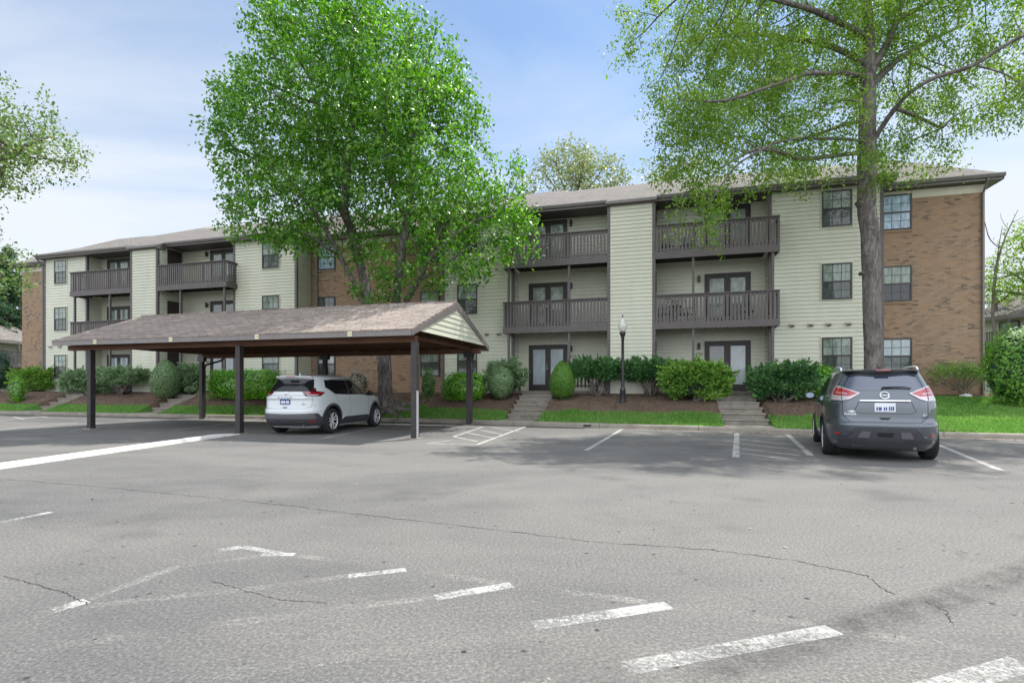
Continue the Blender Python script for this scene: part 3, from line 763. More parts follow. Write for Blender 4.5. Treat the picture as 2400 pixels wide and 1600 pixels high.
for D0, tag in ((0.0, 'R'), (-25.0, 'L')):
    Lf, R1, CL, CR, R2, Rt = [x+D0 for x in (-9.6, -6.30, -2.16, -.37, 3.85, 7.6)]
    # solid bodies behind the cladding
    m = MB()
    m.box(Lf+.005, R1-.005, WA+.003, 35, .7, SOF); m.box(R2+.005, Rt-.005, WA+.003, 35, .7, SOF)
    m.box(R1-.004, CL+.004, WB_+.003, 34.9, .7, SOF); m.box(CR-.004, R2+.004, WB_+.003, 34.9, .7, SOF)
    m.box(CL+.005, CR-.005, WR+.003, 34.8, .7, SOF)
    bb(m, 'wall_core', M['siding'])
    m = MB()
    siding(m, (Lf, WA), (R1, WA), .95, SOF, (0, -1)); siding(m, (R2, WA), (Rt, WA), .95, SOF, (0, -1))
    siding(m, (R1, WB_), (CL, WB_), 1.15, SOF, (0, -1)); siding(m, (CR, WB_), (R2, WB_), 1.15, SOF, (0, -1))
    siding(m, (CL, WR), (CR, WR), .95, SOF-.02, (0, -1))
    siding(m, (R1, WA), (R1, WB_), 1.15, SOF, (1, 0)); siding(m, (R2, WB_), (R2, WA), 1.15, SOF, (-1, 0))
    siding(m, (CL, WB_), (CL, WR), 1.0, SOF, (-1, 0)); siding(m, (CR, WR), (CR, WB_), 1.0, SOF, (1, 0))
    siding(m, (Lf, WBR), (Lf, WA), .95, SOF, (-1, 0)); siding(m, (Rt, WA), (Rt, WBR), .95, SOF, (1, 0))
    bb(m, 'siding_wall', M['siding'])
    # corner boards
    c = .085; e = .036
    for (u, w) in ((CL, WR), (CR, WR), (R1, WA), (R2, WA), (Lf, WA), (Rt, WA)):
        m = MB(); s = {CL: 1, CR: -1, R1: -1, R2: 1, Lf: 1, Rt: -1}[u]
        x0, x1 = (u-e, u+c) if s > 0 else (u-c, u+e)
        m.box(x0, x1, w-e, w-.002, .98, SOF-.005)
        xx0, xx1 = (u-e, u-.002) if s > 0 else (u+.002, u+e)
        m.box(xx0, xx1, w-.002, w+c, .98, SOF-.005)
        bb(m, 'corner_board', M['trim'])
    # patios and foundations
    m = MB(); m.box(R1-.2, CL-.03, WR-.12, WB_, .75, 1.17); m.box(CR+.03, R2+.2, WR-.12, WB_, .75, 1.17)
    bb(m, 'patio_slab', M['concrete'])
    # windows
    for k, zt in enumerate((3.18, 5.91, 8.60)):
        ga = ('glass_upper', 'glass_lower')
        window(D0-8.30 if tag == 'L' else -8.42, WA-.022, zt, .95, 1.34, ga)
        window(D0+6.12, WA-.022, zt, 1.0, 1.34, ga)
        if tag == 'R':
            window(8.42, WBR, zt, 1.0, 1.34, (('glass_blue', 'glass_lower'), ('glass_upper', 'glass_dark'), ('glass_painted_sky', 'glass_painted_sky'))[k], True)
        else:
            window(-16.45, WBR, zt, 1.0, 1.34, (('glass_blind', 'glass_lower'), ('glass_lower', 'glass_lower'), ('glass_painted_sky', 'glass_painted_sky'))[k], True)
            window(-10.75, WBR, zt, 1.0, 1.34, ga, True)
    # doors, lamps, house numbers
    for k, zf in enumerate((F1Z, F2Z, F3Z)):
        g1 = ('glass_blue', 'glass_blue') if k == 0 else ('glass_upper', 'glass_upper')
        g2 = (('glass_blind_dark', 'glass_blind') if tag == 'R' else ('glass_blind', 'glass_blind')) if k == 0 else ('glass_upper', 'glass_upper')
        door(D0-4.93, WB_-.022, zf, gl=g1); door(D0+2.44, WB_-.022, zf, gl=g2)
        wall_lamp(D0-3.90, WB_, zf+1.82); wall_lamp(D0+1.36, WB_, zf+1.82)
        m = MB()   # storage closet door in the side of the chimney-like column
        m.box(CR+.022, CR+.06, 22.05, 22.9, zf, zf+2.0); bb(m, 'closet_door', M['trim_dark'])
    # balconies
    BL, BRt = D0-6.55, D0+4.08
    for zd in (3.86, 6.59):
        balcony(BL, CL-.03, zd, -1, [D0-3.75]); balcony(CR+.03, BRt, zd, 1, [D0+1.07])
    for pu in (D0-6.33, D0-3.75, D0+1.07, D0+3.86):
        post(pu, WR+.075, 1.165, 3.86-.27); post(pu, WR+.075, 3.82, 6.59-.27)
    # low patio railings on the ground floor
    for a, b in ((D0-6.5, D0-5.80), (D0-3.7, CL-.04), (CR+.04, D0+1.6), (D0+3.25, D0+4.0)):
        m = MB(); z0, z1 = 1.26, 2.12
        m.box(a, b, WR-.02, WR+.03, z1-.05, z1); m.box(a, b, WR-.02, WR+.03, z0+.1, z0+.16); m.box(a, a+.09, WR-.03, WR+.06, 1.16, z1+.01); m.box(b-.09, b, WR-.03, WR+.06, 1.16, z1+.01)
        x = a+.14
        while x < b-.16: m.box(x, x+.07, WR-.035, WR-.021, z0+.05, z1-.01); x += .15
        bb(m, 'patio_railing', M['trim'])
    # vents on the siding
    for v in ((4.72, 5.36, 5.98, 6.62, 7.25) if tag == 'R' else (-8.95, -8.35, -7.75)):
        pass
    vu = [4.62, 5.25, 5.85, 6.50, 7.12, -7.50, -6.95] if tag == 'R' else [D0-9.1, D0-8.35, D0-7.6]
    for v in vu:
        m = MB(); z = 3.66
        m.prism([(v-.085, WA-.02, z+.075), (v-.085, WA-.12, z+.03), (v-.085, WA-.12, z-.055), (v-.085, WA-.02, z-.055)], (.17, 0, 0))
        m.box(v-.07, v+.07, WA-.125, WA-.118, z-.05, z+.0, 1)
        bb(m, 'vent_hood', [M['vent_box'], M['crate_vent']])
# brick stretches
for a, b in ((7.6, 11.2), (-17.4, -9.6), (-38.3, -34.6)):
    m = MB(); m.box(a+(.03 if a > -38 else 0), b-(.03 if b < 11 else 0), WBR, 34.7, .7, 8.42); bb(m, 'brick_wall', [M['brick_front']])
    m = MB(); m.box(a+.03, b-(.03 if b < 11 else -.012), WBR-.012, 34.0, 8.42, SOF); bb(m, 'frieze_board', M['cream_board'])
m = MB(); m.box(11.2, 11.203, WBR+.002, 34.7, .7, 8.42); m.box(-38.303, -38.3, WBR+.002, 34.7, .7, 8.42); bb(m, 'brick_wall', M['brick_end'])
# roofs
def roof(u0, u1, w0, z0, wr, zr, hipl=None, hipr=None, wb=36.0, name='roof'):
    a = u0+(hipl or 0); b = u1-(hipr or 0); m = MB(); zb = z0
    A_, B_, C_, D_ = (u0, w0, z0), (u1, w0, z0), (u1, wb, z0), (u0, wb, z0); R0, R1_ = (a, wr, zr), (b, wr, zr)
    m.quad(A_, B_, R1_, R0, 0); m.quad(C_, D_, R0, R1_, 0)
    m.poly([B_, C_, R1_], 1 if hipr else 2); m.poly([D_, A_, R0], 1 if hipl else 2)
    m.quad(A_, D_, C_, B_, 2)
    return bb(m, name, [M['shingle'], M['shingle_side'], M['siding']])
ZE = 8.92
roof(-44.0+9.1, -30.2, 21.85, ZE, 29.7, 12.45, hipl=4.2); roof(-30.2, -17.1, 21.85, ZE, 28.7, 12.0, hipr=.5)
roof(-9.95, -5.2, 21.85, ZE, 29.7, 12.45); roof(-5.2, 7.95, 21.85, ZE, 28.7, 12.0, hipr=.5)
roof(-17.2, -9.7, 22.95, ZE, 28.7, 11.85); roof(7.5, 11.6, 22.95, ZE+.02, 28.65, 11.9, hipr=1.4); roof(-38.75, -34.3, 22.95, ZE, 28.6, 11.85, hipl=1.4)
# eaves: fascia, gutter, soffit; the column carries its own lower piece of eave
def eave(u0, u1, w, z, cut=None, wback=23.2):
    for a, b in ([(u0, u1)] if not cut else [(u0, cut[0]), (cut[1], u1)]):
        m = MB(); m.box(a, b, w+.02, w+.045, z-.20, z-.012); bb(m, 'fascia', M['gutter'])
        m = MB(); m.prism([(a, w+.018, z-.015), (a, w-.085, z-.015), (a, w-.095, z-.05), (a, w-.06, z-.125), (a, w+.018, z-.125)], (b-a, 0, 0))
        m.box(a, b, w-.10, w-.082, z-.014, z+.004, 1); bb(m, 'gutter', [M['gutter'], M['gutter_lip']])
    m = MB(); m.box(u0, u1, w+.046, wback, z-.205, z-.185); bb(m, 'soffit', M['soffit'])
for D0 in (0, -25.0):
    cut = (D0-2.24, D0-.29)
    eave((-34.9 if D0 else -9.95), D0+7.95, 21.85, ZE, cut)
    # the column's own eave
    w1 = 21.38; zc = ZE-.45*(21.85-w1); m = MB()
    m.quad((cut[0], w1, zc), (cut[1], w1, zc), (cut[1], 21.86, ZE+.003), (cut[0], 21.86, ZE+.003), 0)
    m.prism([(cut[0], w1, zc-.006), (cut[0], 21.9, ZE-.02), (cut[0], 21.9, zc-.17), (cut[0], w1, zc-.17)], (cut[1]-cut[0], 0, 0), 1)
    bb(m, 'column_roof', [M['shingle'], M['trim']])
    m = MB(); m.box(cut[0], cut[1], w1-.10, w1-.002, zc-.12, zc-.012); m.box(cut[0], cut[1], w1-.115, w1-.10, zc-.03, zc-.006, 1); bb(m, 'gutter', [M['gutter'], M['gutter_lip']])
eave(-17.1, -9.95, 22.95, ZE, wback=23.5); eave(7.95, 11.62, 22.95, ZE+.02, wback=23.5); eave(-38.75, -34.9, 22.95, ZE, wback=23.5)
m = MB(); m.box(11.58, 11.62, 22.97, 35.9, ZE-.18, ZE); m.box(11.2, 11.57, 23.0, 35.8, ZE-.19, ZE-.17); bb(m, 'fascia', M['gutter'])
def downspout(u, w, z1, ue, we):
    m = MB(); r = .042
    m.tube([(ue, we, z1), (ue, we, z1-.08), (u, w-.06, z1-.45), (u, w-.06, 1.1)], [r]*4, 6); bb(m, 'downspout', M['gutter'])
downspout(11.12, WBR, ZE-.1, 11.12, 22.95); downspout(-16.98, WBR, ZE-.1, -16.98, 22.95); downspout(-34.70, WA, ZE-.1, -34.78, 21.85)
downspout(-17.36, WA, ZE-.1, -17.36, 21.87)
# louvred panels beside the middle ground floor window
m = MB()
for z0, z1 in ((2.72, 3.10), (1.95, 2.3)):
    m.box(-17.02+.15, -16.98+.62, WBR-.05, WBR, z0, z1)
bb(m, 'louvre_panel', M['trim_dark'])
# house numbers (dark script figures on the siding)
def number(s, u, z, parent=bld):
    Mx = Matrix.Translation((u-O0[0], WB_-.03-O0[1], z-O0[2])) @ Matrix.Rotation(PI/2, 4, 'X')
    text_obj('house_number', s, .20, M['number_dark'], parent, Mx, .012, .35)
number('419', -3.86, 2.66); number('420', 1.33, 2.66); number('418', -23.60, 2.66)
# ------------------------------------------------------------------ carport
U0, U1, WF, WB2, WRG = -18.65, -6.15, 12.2, 18.3, 15.25
ZF0, ZE2, ZR2 = 2.65, 2.83, 3.98
CO3 = ((U0+U1)/2, (WF+WB2)/2, 0)
cpt = empty('carport', uw(*CO3), -TH, 'open carport with a long brown shingled gable roof on dark posts, over the white car', 'carport')
def cb(mb, name, mats, parent=None, **k): return mb.build(name, mats, parent or cpt, off=CO3, **k)
m = MB(); sl = (ZR2-ZE2)/(WRG-WF); t_ = .045
for s, w0 in ((1, WF-.03), (-1, WB2+.03)):
    z0 = ZE2-.03*sl
    a = [(U0-.03, w0, z0), (U0-.03, WRG, ZR2), (U0-.03, WRG, ZR2-t_), (U0-.03, w0, z0-t_)]
    m.prism([Vector(p) for p in a], (U1-U0+.06, 0, 0))
cb(m, 'roof', M['shingle_carport'])
m = MB(); x = U0
while x < U1: m.box(x, min(x+.30, U1), WRG-.12, WRG+.12, ZR2-.055, ZR2+.012); x += .31
cb(m, 'ridge_cap', M['shingle_carport'])
# sheathing seen from below, rafters and beams in rough brown timber
m = MB()
for w0 in (WF+.02, WB2-.02):
    z0 = ZE2+(.02)*sl-t_-.004
    m.prism([Vector((U0+.02, w0, z0)), Vector((U0+.02, WRG, ZR2-t_-.006)), Vector((U0+.02, WRG, ZR2-t_-.024)), Vector((U0+.02, w0, z0-.018))], (U1-U0-.04, 0, 0))
cb(m, 'roof_boards', M['rough_wood'])
x = U0+.25; 
while x < U1-.1:
    m = MB()
    for w0 in (WF+.05, WB2-.05):
        z0 = ZE2+.05*sl-.075
        m.prism([Vector((x, w0, z0)), Vector((x, WRG, ZR2-.078)), Vector((x, WRG, ZR2-.21)), Vector((x, w0, z0-.13))], (.042, 0, 0))
    m.box(x+.044, x+.08, WF+.07, WB2-.07, ZF0+.03, ZF0+.15)
    cb(m, 'rafter', M['rough_wood']); x += .61
for w in (12.66, 17.68):
    m = MB(); m.box(U0+.06, U1-.08, w-.075, w+.075, ZF0-.13, ZF0+.028); cb(m, 'beam', M['rough_wood'])
# fascia along both eaves, barge boards and siding in the gables
m = MB(); m.box(U0-.01, U1+.01, WF-.022, WF+.02, ZF0, ZE2-.02); cb(m, 'fascia', M['gutter'])
m = MB(); m.box(U0-.01, U1+.01, WB2-.02, WB2+.022, ZF0, ZE2-.02); m.prism([(U0, WB2+.024, ZE2-.03), (U0, WB2+.13, ZE2-.03), (U0, WB2+.12, ZE2-.13), (U0, WB2+.024, ZE2-.13)], (U1-U0, 0, 0)); cb(m, 'fascia', M['gutter'])
for u, nn in ((U1, 1), (U0, -1)):
    m = MB(); th = .03*nn
    for w0 in (WF-.02, WB2+.02):
        sgn = 1 if w0 < WRG else -1
        pts = [Vector((u+.012*nn, w0, ZE2-.05)), Vector((u+.012*nn, WRG, ZR2-.048)), Vector((u+.012*nn, WRG, ZR2-.25)), Vector((u+.012*nn, w0+.02*sgn, ZF0+.0))]
        m.prism(pts, (th, 0, 0))
    cb(m, 'barge_board', M['gutter'])
    m = MB(); zb = ZF0+.16; k = .155; z = zb
    def half(zz): return max(.0, (ZR2-.19-zz)/sl)
    while half(z) > .02:
        z1 = min(z+k, ZR2-.19)
        h0, h1 = half(z), half(z1)
        o0, o1 = .022*nn, .003*nn
        m.quad((u+o0, WRG-h0, z), (u+o0, WRG+h0, z), (u+o1, WRG+h1, z1), (u+o1, WRG-h1, z1)); m.quad((u, WRG-h0, z), (u, WRG+h0, z), (u+o0, WRG+h0, z), (u+o0, WRG-h0, z)); z += k
    m.prism([(u-.004*nn, WRG-half(zb), zb), (u-.004*nn, WRG+half(zb), zb), (u-.004*nn, WRG, ZR2-.2)], (-.02*nn, 0, 0))
    cb(m, 'gable_siding', M['siding'])
    m = MB()
    for s in (-1, 1):
        a = Vector((u+.024*nn, WRG+s*half(zb), zb)); b = Vector((u+.024*nn, WRG, ZR2-.19)); m.bar(a, b, .014, .03, (1, 0, 0))
    cb(m, 'gable_trim', M['cream_board'])
for (u, w) in ((-6.22, 12.56), (-11.72, 12.5), (-17.62, 12.62), (-6.64, 17.6), (-12.5, 17.6), (-18.4, 17.6)):
    m = MB(); h = .078 if w < 15 else .07; m.box(u-h, u+h, w-h, w+h, -.05, ZF0-.131)
    m.box(u-h-.006, u+h+.006, w-h-.006, w+h+.006, .0, .10); cb(m, 'post', M['post_dark'])
    m = MB(); m.box(u-h-.09, u+h+.09, w-h-.09, w+h+.09, -.02, .022); cb(m, 'footing', M['concrete_kerb'])
    if w < 15: continue
    m = MB(); m.box(u-.16, u+.16, w-h-.012, w-h-.002, ZF0-.26, ZF0-.04); m.box(u-.16, u+.16, w+h+.002, w+h+.012, ZF0-.26, ZF0-.04); cb(m, 'post_bracket', M['metal_black'])
m = MB(); m.box(-6.135, -6.105, 12.47, 12.53, 0.02, 1.25); cb(m, 'conduit', M['gutter_lip'])
m = MB()
cb_path = [(-6.75, 18.41, 2.72), (-6.75, 18.41, 2.52), (-6.75, 18.3, 2.42), (-6.6, 17.76, 2.2), (-6.58, 17.73, 2.05), (-6.58, 17.73, .1)]
m.tube(cb_path, .042, 8); cb(m, 'downspout', M['metal_black'])
m = MB(); m.tube([(-18.1, 18.41, 2.72), (-18.1, 18.41, 2.55), (-18.15, 18.3, 2.45), (-18.38, 17.76, 2.25), (-18.4, 17.73, 2.1), (-18.4, 17.73, .1)], .042, 8); cb(m, 'downspout', M['metal_black'])
# little number plaques on the front fascia
for nx, s in ((224.5, '16'), (402, '15'), (603.5, '14'), (821, '13')):
    t = (nx-HX)/FPX; u = WF*(t*CT-ST)/(t*ST+CT)
    m = MB(); m.box(u-.062, u+.062, WF-.032, WF-.023, ZF0+.02, ZF0+.145); pq = cb(m, 'number_plaque', M['plaque'])
    text_obj('plaque_number', s, .085, M['number_dark'], pq, Matrix.Translation((u-CO3[0], WF-.033-CO3[1], ZF0+.083)) @ Matrix.Rotation(PI/2, 4, 'X'), .003)

# ------------------------------------------------------------------ street lamp
lp = uw(3.98*0+ (19.8*((1459.5-HX)/FPX*CT-ST)/((1459.5-HX)/FPX*ST+CT)), 19.8, 0); lp.z = hxy(lp.x, lp.y)-.02
lamp = empty('street_lamp', lp, 0, 'black lamp post with a pale acorn globe standing in the mulch before the building', 'street lamp')
m = MB(); m.lathe([(.0, 0), (.135, 0), (.135, .05), (.12, .07), (.12, .09), (.105, .11), (.105, .42), (.112, .44), (.112, .47), (.085, .52), (.07, .56), (.062, .60), (.0, .60)], n=20); m.build('base', M['metal_black'], lamp, smooth=True, auto=35)
m = MB(); m.lathe([(.058, .60), (.054, 1.6), (.050, 2.33), (.066, 2.36), (.066, 2.39), (.075, 2.44), (.105, 2.50), (.11, 2.53), (.11, 2.58), (.0, 2.585)], n=18); m.build('pole', M['metal_black'], lamp, smooth=True, auto=35)
t = MT('globe', (.60,.59,.53), .25, .6); t.b.inputs['Transmission Weight'].default_value = .12; t.b.inputs['Subsurface Weight'].default_value = .3; M['globe'] = t.m
m = MB(); m.lathe([(.09, 2.585), (.108, 2.63), (.142, 2.70), (.158, 2.78), (.155, 2.85), (.13, 2.93), (.10, 2.99), (.07, 3.02), (.07, 3.04), (.062, 3.07), (.04, 3.11), (.0, 3.13)], n=24); m.build('globe', M['globe'], lamp, smooth=True)
m = MB(); m.lathe([(.0, 3.125), (.03, 3.13), (.025, 3.15), (.012, 3.17), (.02, 3.19), (.004, 3.25), (.0, 3.25)], n=12); m.build('finial', M['metal_black'], lamp, smooth=True)

# ------------------------------------------------------------------ things on the balconies
def metal_chair(u, w, z, rz, label, seatmat='chair_dark'):
    t = empty('patio_chair', uw(u, w, z), -TH+rz, label, 'chair', 'metal chairs on the balconies')
    m = MB(); r = .014
    m.tube([(-.24,-.22,0), (-.24,-.20,.42), (-.24,-.17,.62), (-.24,.0,.66), (-.24,.22,.64)], r, 6); m.tube([(.24,-.22,0), (.24,-.20,.42), (.24,-.17,.62), (.24,.0,.66), (.24,.22,.64)], r, 6)
    m.tube([(-.23,.26,0), (-.23,.2,.44), (-.22,.30,.92), (-.12,.33,1.0), (.12,.33,1.0), (.22,.30,.92), (.23,.2,.44), (.23,.26,0)], r, 6)
    m.build('frame', M['chair_dark'], t)
    m = MB(); m.box(-.23, .23, -.2, .22, .42, .455); m.build('seat', M[seatmat], t)
    m = MB()
    for k in range(5): x = -.16+.08*k; m.tube([(x, .21, .46), (x*1.02, .27, .7), (x, .325, .98)], .010, 5)
    m.tube([(-.21, .25, .62), (.21, .25, .62)], .010, 5); m.build('backrest', M['chair_dark'], t)
metal_chair(.05, 22.15, 3.81, PI+.4, 'dark metal chair at the column end of the middle-floor balcony of unit row 420', 'blue_cloth')
metal_chair(.78, 22.35, 3.81, PI-.5, 'dark metal chair with blue cushion by the post on the middle-floor right balcony', 'blue_cloth')
metal_chair(3.1, 22.2, 3.81, PI, 'dark metal chair at the open end of the middle-floor right balcony')
metal_chair(.1, 22.2, 6.54, PI-.3, 'dark metal chair beside the column on the top right balcony')
metal_chair(.85, 22.3, 6.54, PI+.5, 'dark metal chair in the middle of the top right balcony')
t = empty('patio_table', uw(.42, 22.0, 3.81), 0, 'small round dark table between two chairs on the middle-floor right balcony', 'table')
m = MB(); m.lathe([(0, .70), (.28, .70), (.28, .72), (0, .722)], n=20); m.build('tabletop', M['chair_dark'], t)
for k in range(3):
    a = 2*PI*k/3; m = MB(); m.tube([(.24*math.cos(a), .24*math.sin(a), 0), (.07*math.cos(a), .07*math.sin(a), .36), (.2*math.cos(a), .2*math.sin(a), .70)], .012, 6); m.build('leg', M['chair_dark'], t)
# meter box at the foot of the siding, a white rock by the right corner
t = empty('utility_box', uw(-7.05, 21.95, 1.05), -TH, 'dark utility box against the siding behind the round shrubs', 'utility box')
m = MB(); m.box(-.2, .2, -.1, .1, 0, .62); m.box(-.22, .22, -.13, .12, .6, .64); m.build('cabinet', M['trim_dark'], t); m = MB(); m.box(-.17, .17, -.115, -.101, .05, .55); m.build('door', M['trim'], t)
def rock(nx, Y, sz, label):
    x = (nx-HX)*Y/FPX; bm = bmesh.new(); bmesh.ops.create_icosphere(bm, subdivisions=3, radius=1)
    for v in bm.verts: v.co *= 1+.25*mnoise.noise(v.co*1.3+Vector((nx, 0, 0))); v.co.x *= sz; v.co.y *= sz*.7; v.co.z *= sz*.42
    me = bpy.data.meshes.new('rock'); bm.to_mesh(me); bm.free(); me.materials.append(M['white_kerb'])
    for p in me.polygons: p.use_smooth = True
    o = bpy.data.objects.new('rock', me); COL.objects.link(o); o.location = (x, Y, hxy(x, Y)+sz*.15); setp(o, label, 'rock')
rock(2263, 18.6, .20, 'pale rock at the foot of the pruned shrub by the brick corner')

# ------------------------------------------------------------------ cars
def car_mats(pref, paint, metallic, flake=.0):
    t = MT(pref+'_paint', paint, .28, .5, metallic, 1.0); t.b.inputs['Coat Roughness'].default_value = .03
    n = t.noise(3, 4, .5); t.col(t.mix(t.mr(n, .3, .7, 0, .5), paint, tuple(c*.9 for c in paint)))
    M[pref+'_paint'] = t.m
car_mats('grey', (.085,.10,.118), .6); car_mats('white', (.50,.535,.545), .0)
simple('car_black', (.014,.014,.015), .45, .4); simple('car_plastic', (.045,.045,.05), .55, .4, vary=.15); simple('car_plastic_grey', (.10,.10,.11), .45, .5)
simple('tyre', (.022,.022,.023), .85, .25, vary=.25, vs=20); simple('alloy', (.62,.63,.65), .35, .6, .25); simple('alloy_dark', (.02,.02,.02), .35, .5)
simple('chrome', (.75,.76,.78), .12, .6, 1.0); simple('lamp_red', (.32,.008,.014), .12, .8, 0, 1.0); simple('lamp_dark_red', (.07,.006,.009), .12, .8, 0, 1.0)
simple('lamp_clear', (.50,.44,.46), .1, .8, .25, 1.0); simple('lamp_amber', (.6,.22,.10), .15, .7, 0, 1.0)
simple('plate_white', (.62,.64,.68), .5, .4); simple('plate_blue', (.05,.07,.20), .5, .4)
t = MT('car_glass', (.010,.011,.012), .05, .4, 0, 0); M['car_glass'] = t.m
t = MT('car_glass_blue', (.05,.065,.10), .04, .9, .35, 1.0); M['car_glass_blue'] = t.m

class Car:
    def __init__(s, prof, yc=-.45, nr=4.6, nf=3.4, nw=None):
        s.z = [p[0] for p in prof]; s.yr = [p[1] for p in prof]; s.yf = [p[2] for p in prof]; s.W = [p[3] for p in prof]; s.yc = yc; s.nr = nr; s.nf = nf; s.cache = {}
    def par(s, z):
        # smooth interpolation
        def ip(A):
            return float(np.interp(z, s.z, A))
        d = .012
        f = lambda A: sum(float(np.interp(z+k*d, s.z, A)) for k in (-1, 0, 1))/3
        return f(s.yr), f(s.yf), f(s.W)
    def pt(s, z, t):          # t in [0, 2pi): 0 = +x side, pi/2 = front, -pi/2 = rear
        yr, yf, W_ = s.par(z); c, sn = math.cos(t), math.sin(t)
        n = s.nf if sn > 0 else s.nr; L = (yf-s.yc) if sn > 0 else (s.yc-yr)
        return Vector((W_*math.copysign(abs(c)**(2/n), c), s.yc+L*math.copysign(abs(sn)**(2/n), sn), z))
    def hw(s, y, z):
        yr, yf, W_ = s.par(z); L = (yf-s.yc) if y > s.yc else (s.yc-yr); n = s.nf if y > s.yc else s.nr
        q = min(1, abs(y-s.yc)/L); return W_*(1-q**n)**(1/n)
    def rear(s, a, z, off=0.0):      # a = distance along the outline from the rear centre (+ to the right)
        key = round(z, 3)
        if key not in s.cache:
            N_ = 160; P_ = [s.pt(z, -PI/2 + (PI/2)*(i/N_)**1.0) for i in range(N_+1)]
            acc = [0.0]
            for p, q in zip(P_[:-1], P_[1:]): acc.append(acc[-1]+(q-p).length)
            s.cache[key] = (acc, [p.x for p in P_], [p.y for p in P_])
        acc, X, Y = s.cache[key]; b = abs(a)
        x = float(np.interp(b, acc, X)); y = float(np.interp(b, acc, Y)); x2 = float(np.interp(b+.02, acc, X)); y2 = float(np.interp(b+.02, acc, Y))
        d = Vector((x2-x, y2-y, 0))
        if d.length < 1e-6: d = Vector((0, 1, 0))
        d.normalize(); n = Vector((d.y, -d.x, 0))
        p = Vector((x, y, z)) + n*off
        if a < 0: p.x = -p.x
        return p
    def front(s, a, z, off=0.0):     # same for the nose end: a = distance along the outline from the front centre
        N_ = 60; P_ = [s.pt(z, PI/2 - (PI/2)*(i/N_)) for i in range(N_+1)]; acc = [0.0]
        for p, q in zip(P_[:-1], P_[1:]): acc.append(acc[-1]+(q-p).length)
        X = [p.x for p in P_]; Y = [p.y for p in P_]; b = abs(a)
        x = float(np.interp(b, acc, X)); y = float(np.interp(b, acc, Y)); d = Vector((float(np.interp(b+.02, acc, X))-x, float(np.interp(b+.02, acc, Y))-y, 0))
        if d.length < 1e-6: d = Vector((0, -1, 0))
        d.normalize(); p = Vector((x, y, z)) + Vector((-d.y, d.x, 0))*off
        if a < 0: p.x = -p.x
        return p
    def side(s, y, z, sd=1, off=0.0):
        return Vector((sd*(s.hw(y, z)+off), y, z))
    def body(s, name, mat, parent, nz=86, nt=120):
        zs = [s.z[0] + (s.z[-1]-s.z[0])*i/nz for i in range(nz+1)]; V = []; F = []
        for z in zs:
            for j in range(nt): V.append(tuple(s.pt(z, 2*PI*j/nt)))
        for i in range(nz):
            for j in range(nt):
                j2 = (j+1) % nt; F.append((i*nt+j, i*nt+j2, (i+1)*nt+j2, (i+1)*nt+j))
        F.append(tuple(range(nt-1, -1, -1))); F.append(tuple(nz*nt+j for j in range(nt)))
        m = MB(); m.v = V; m.f = F; m.m = [0]*len(F)
        return m.build(name, mat, parent, smooth=True)
def patch(fn, poly, name, mat, parent, off=.006, depth=.02, res=.045, smooth=True):
    """polygon in surface coordinates laid on the body skin with real thickness"""
    pts = []; n = len(poly)
    for i in range(n):
        a = Vector(poly[i]); b = Vector(poly[(i+1) % n]); k = max(1, int((b-a).length/res))
        for j in range(k): pts.append(a.lerp(b, j/k))
    nb = len(pts); xs = [p.x for p in pts]; ys = [p.y for p in pts]
    def inside(x, y):
        c = False; j = nb-1
        for i in range(nb):
            if ((ys[i] > y) != (ys[j] > y)) and (x < (xs[j]-xs[i])*(y-ys[i])/(ys[j]-ys[i]+1e-12)+xs[i]): c = not c
            j = i
        return c
    def dist(x, y): return min(math.hypot(x-a, y-b) for a, b in zip(xs, ys))
    inn = []; x = min(xs)+res/2
    while x < max(xs):
        y = min(ys)+res/2
        while y < max(ys):
            if inside(x, y) and dist(x, y) > res*.45: inn.append(Vector((x, y)))
            y += res
        x += res
    allp = pts+inn
    V2, E, F, *_ = delaunay_2d_cdt([Vector((p.x, p.y)) for p in allp], [(i, (i+1) % nb) for i in range(nb)], [list(range(nb))], 1, 1e-6)
    m = MB(); m.v = [tuple(fn(p.x, p.y, off)) for p in V2]
    m.f = [tuple(f) for f in F]; k = len(V2); m.v += [tuple(fn(p.x, p.y, off-depth)) for p in pts]
    # rim
    ids = list(range(nb))
    for i in range(nb): j = (i+1) % nb; m.f.append((ids[i], ids[j], k+j, k+i))
    m.m = [0]*len(m.f)
    o = m.build(name, mat, parent, smooth=smooth, auto=40)
    bm = bmesh.new(); bm.from_mesh(o.data); bmesh.ops.recalc_face_normals(bm, faces=bm.faces); bm.to_mesh(o.data); bm.free()
    return o
def line_on(fn, pts, name, mat, parent, w=.008, off=.003, res=.05):
    m = MB(); Q = []
    for a, b in zip(pts[:-1], pts[1:]):
        a = Vector(a); b = Vector(b); k = max(1, int((b-a).length/res)); Q += [a.lerp(b, j/k) for j in range(k)]
    Q.append(Vector(pts[-1])); P3 = [fn(q.x, q.y, off-w*.35) for q in Q]; m.tube(P3, w/2, 4); return m.build(name, mat, parent)
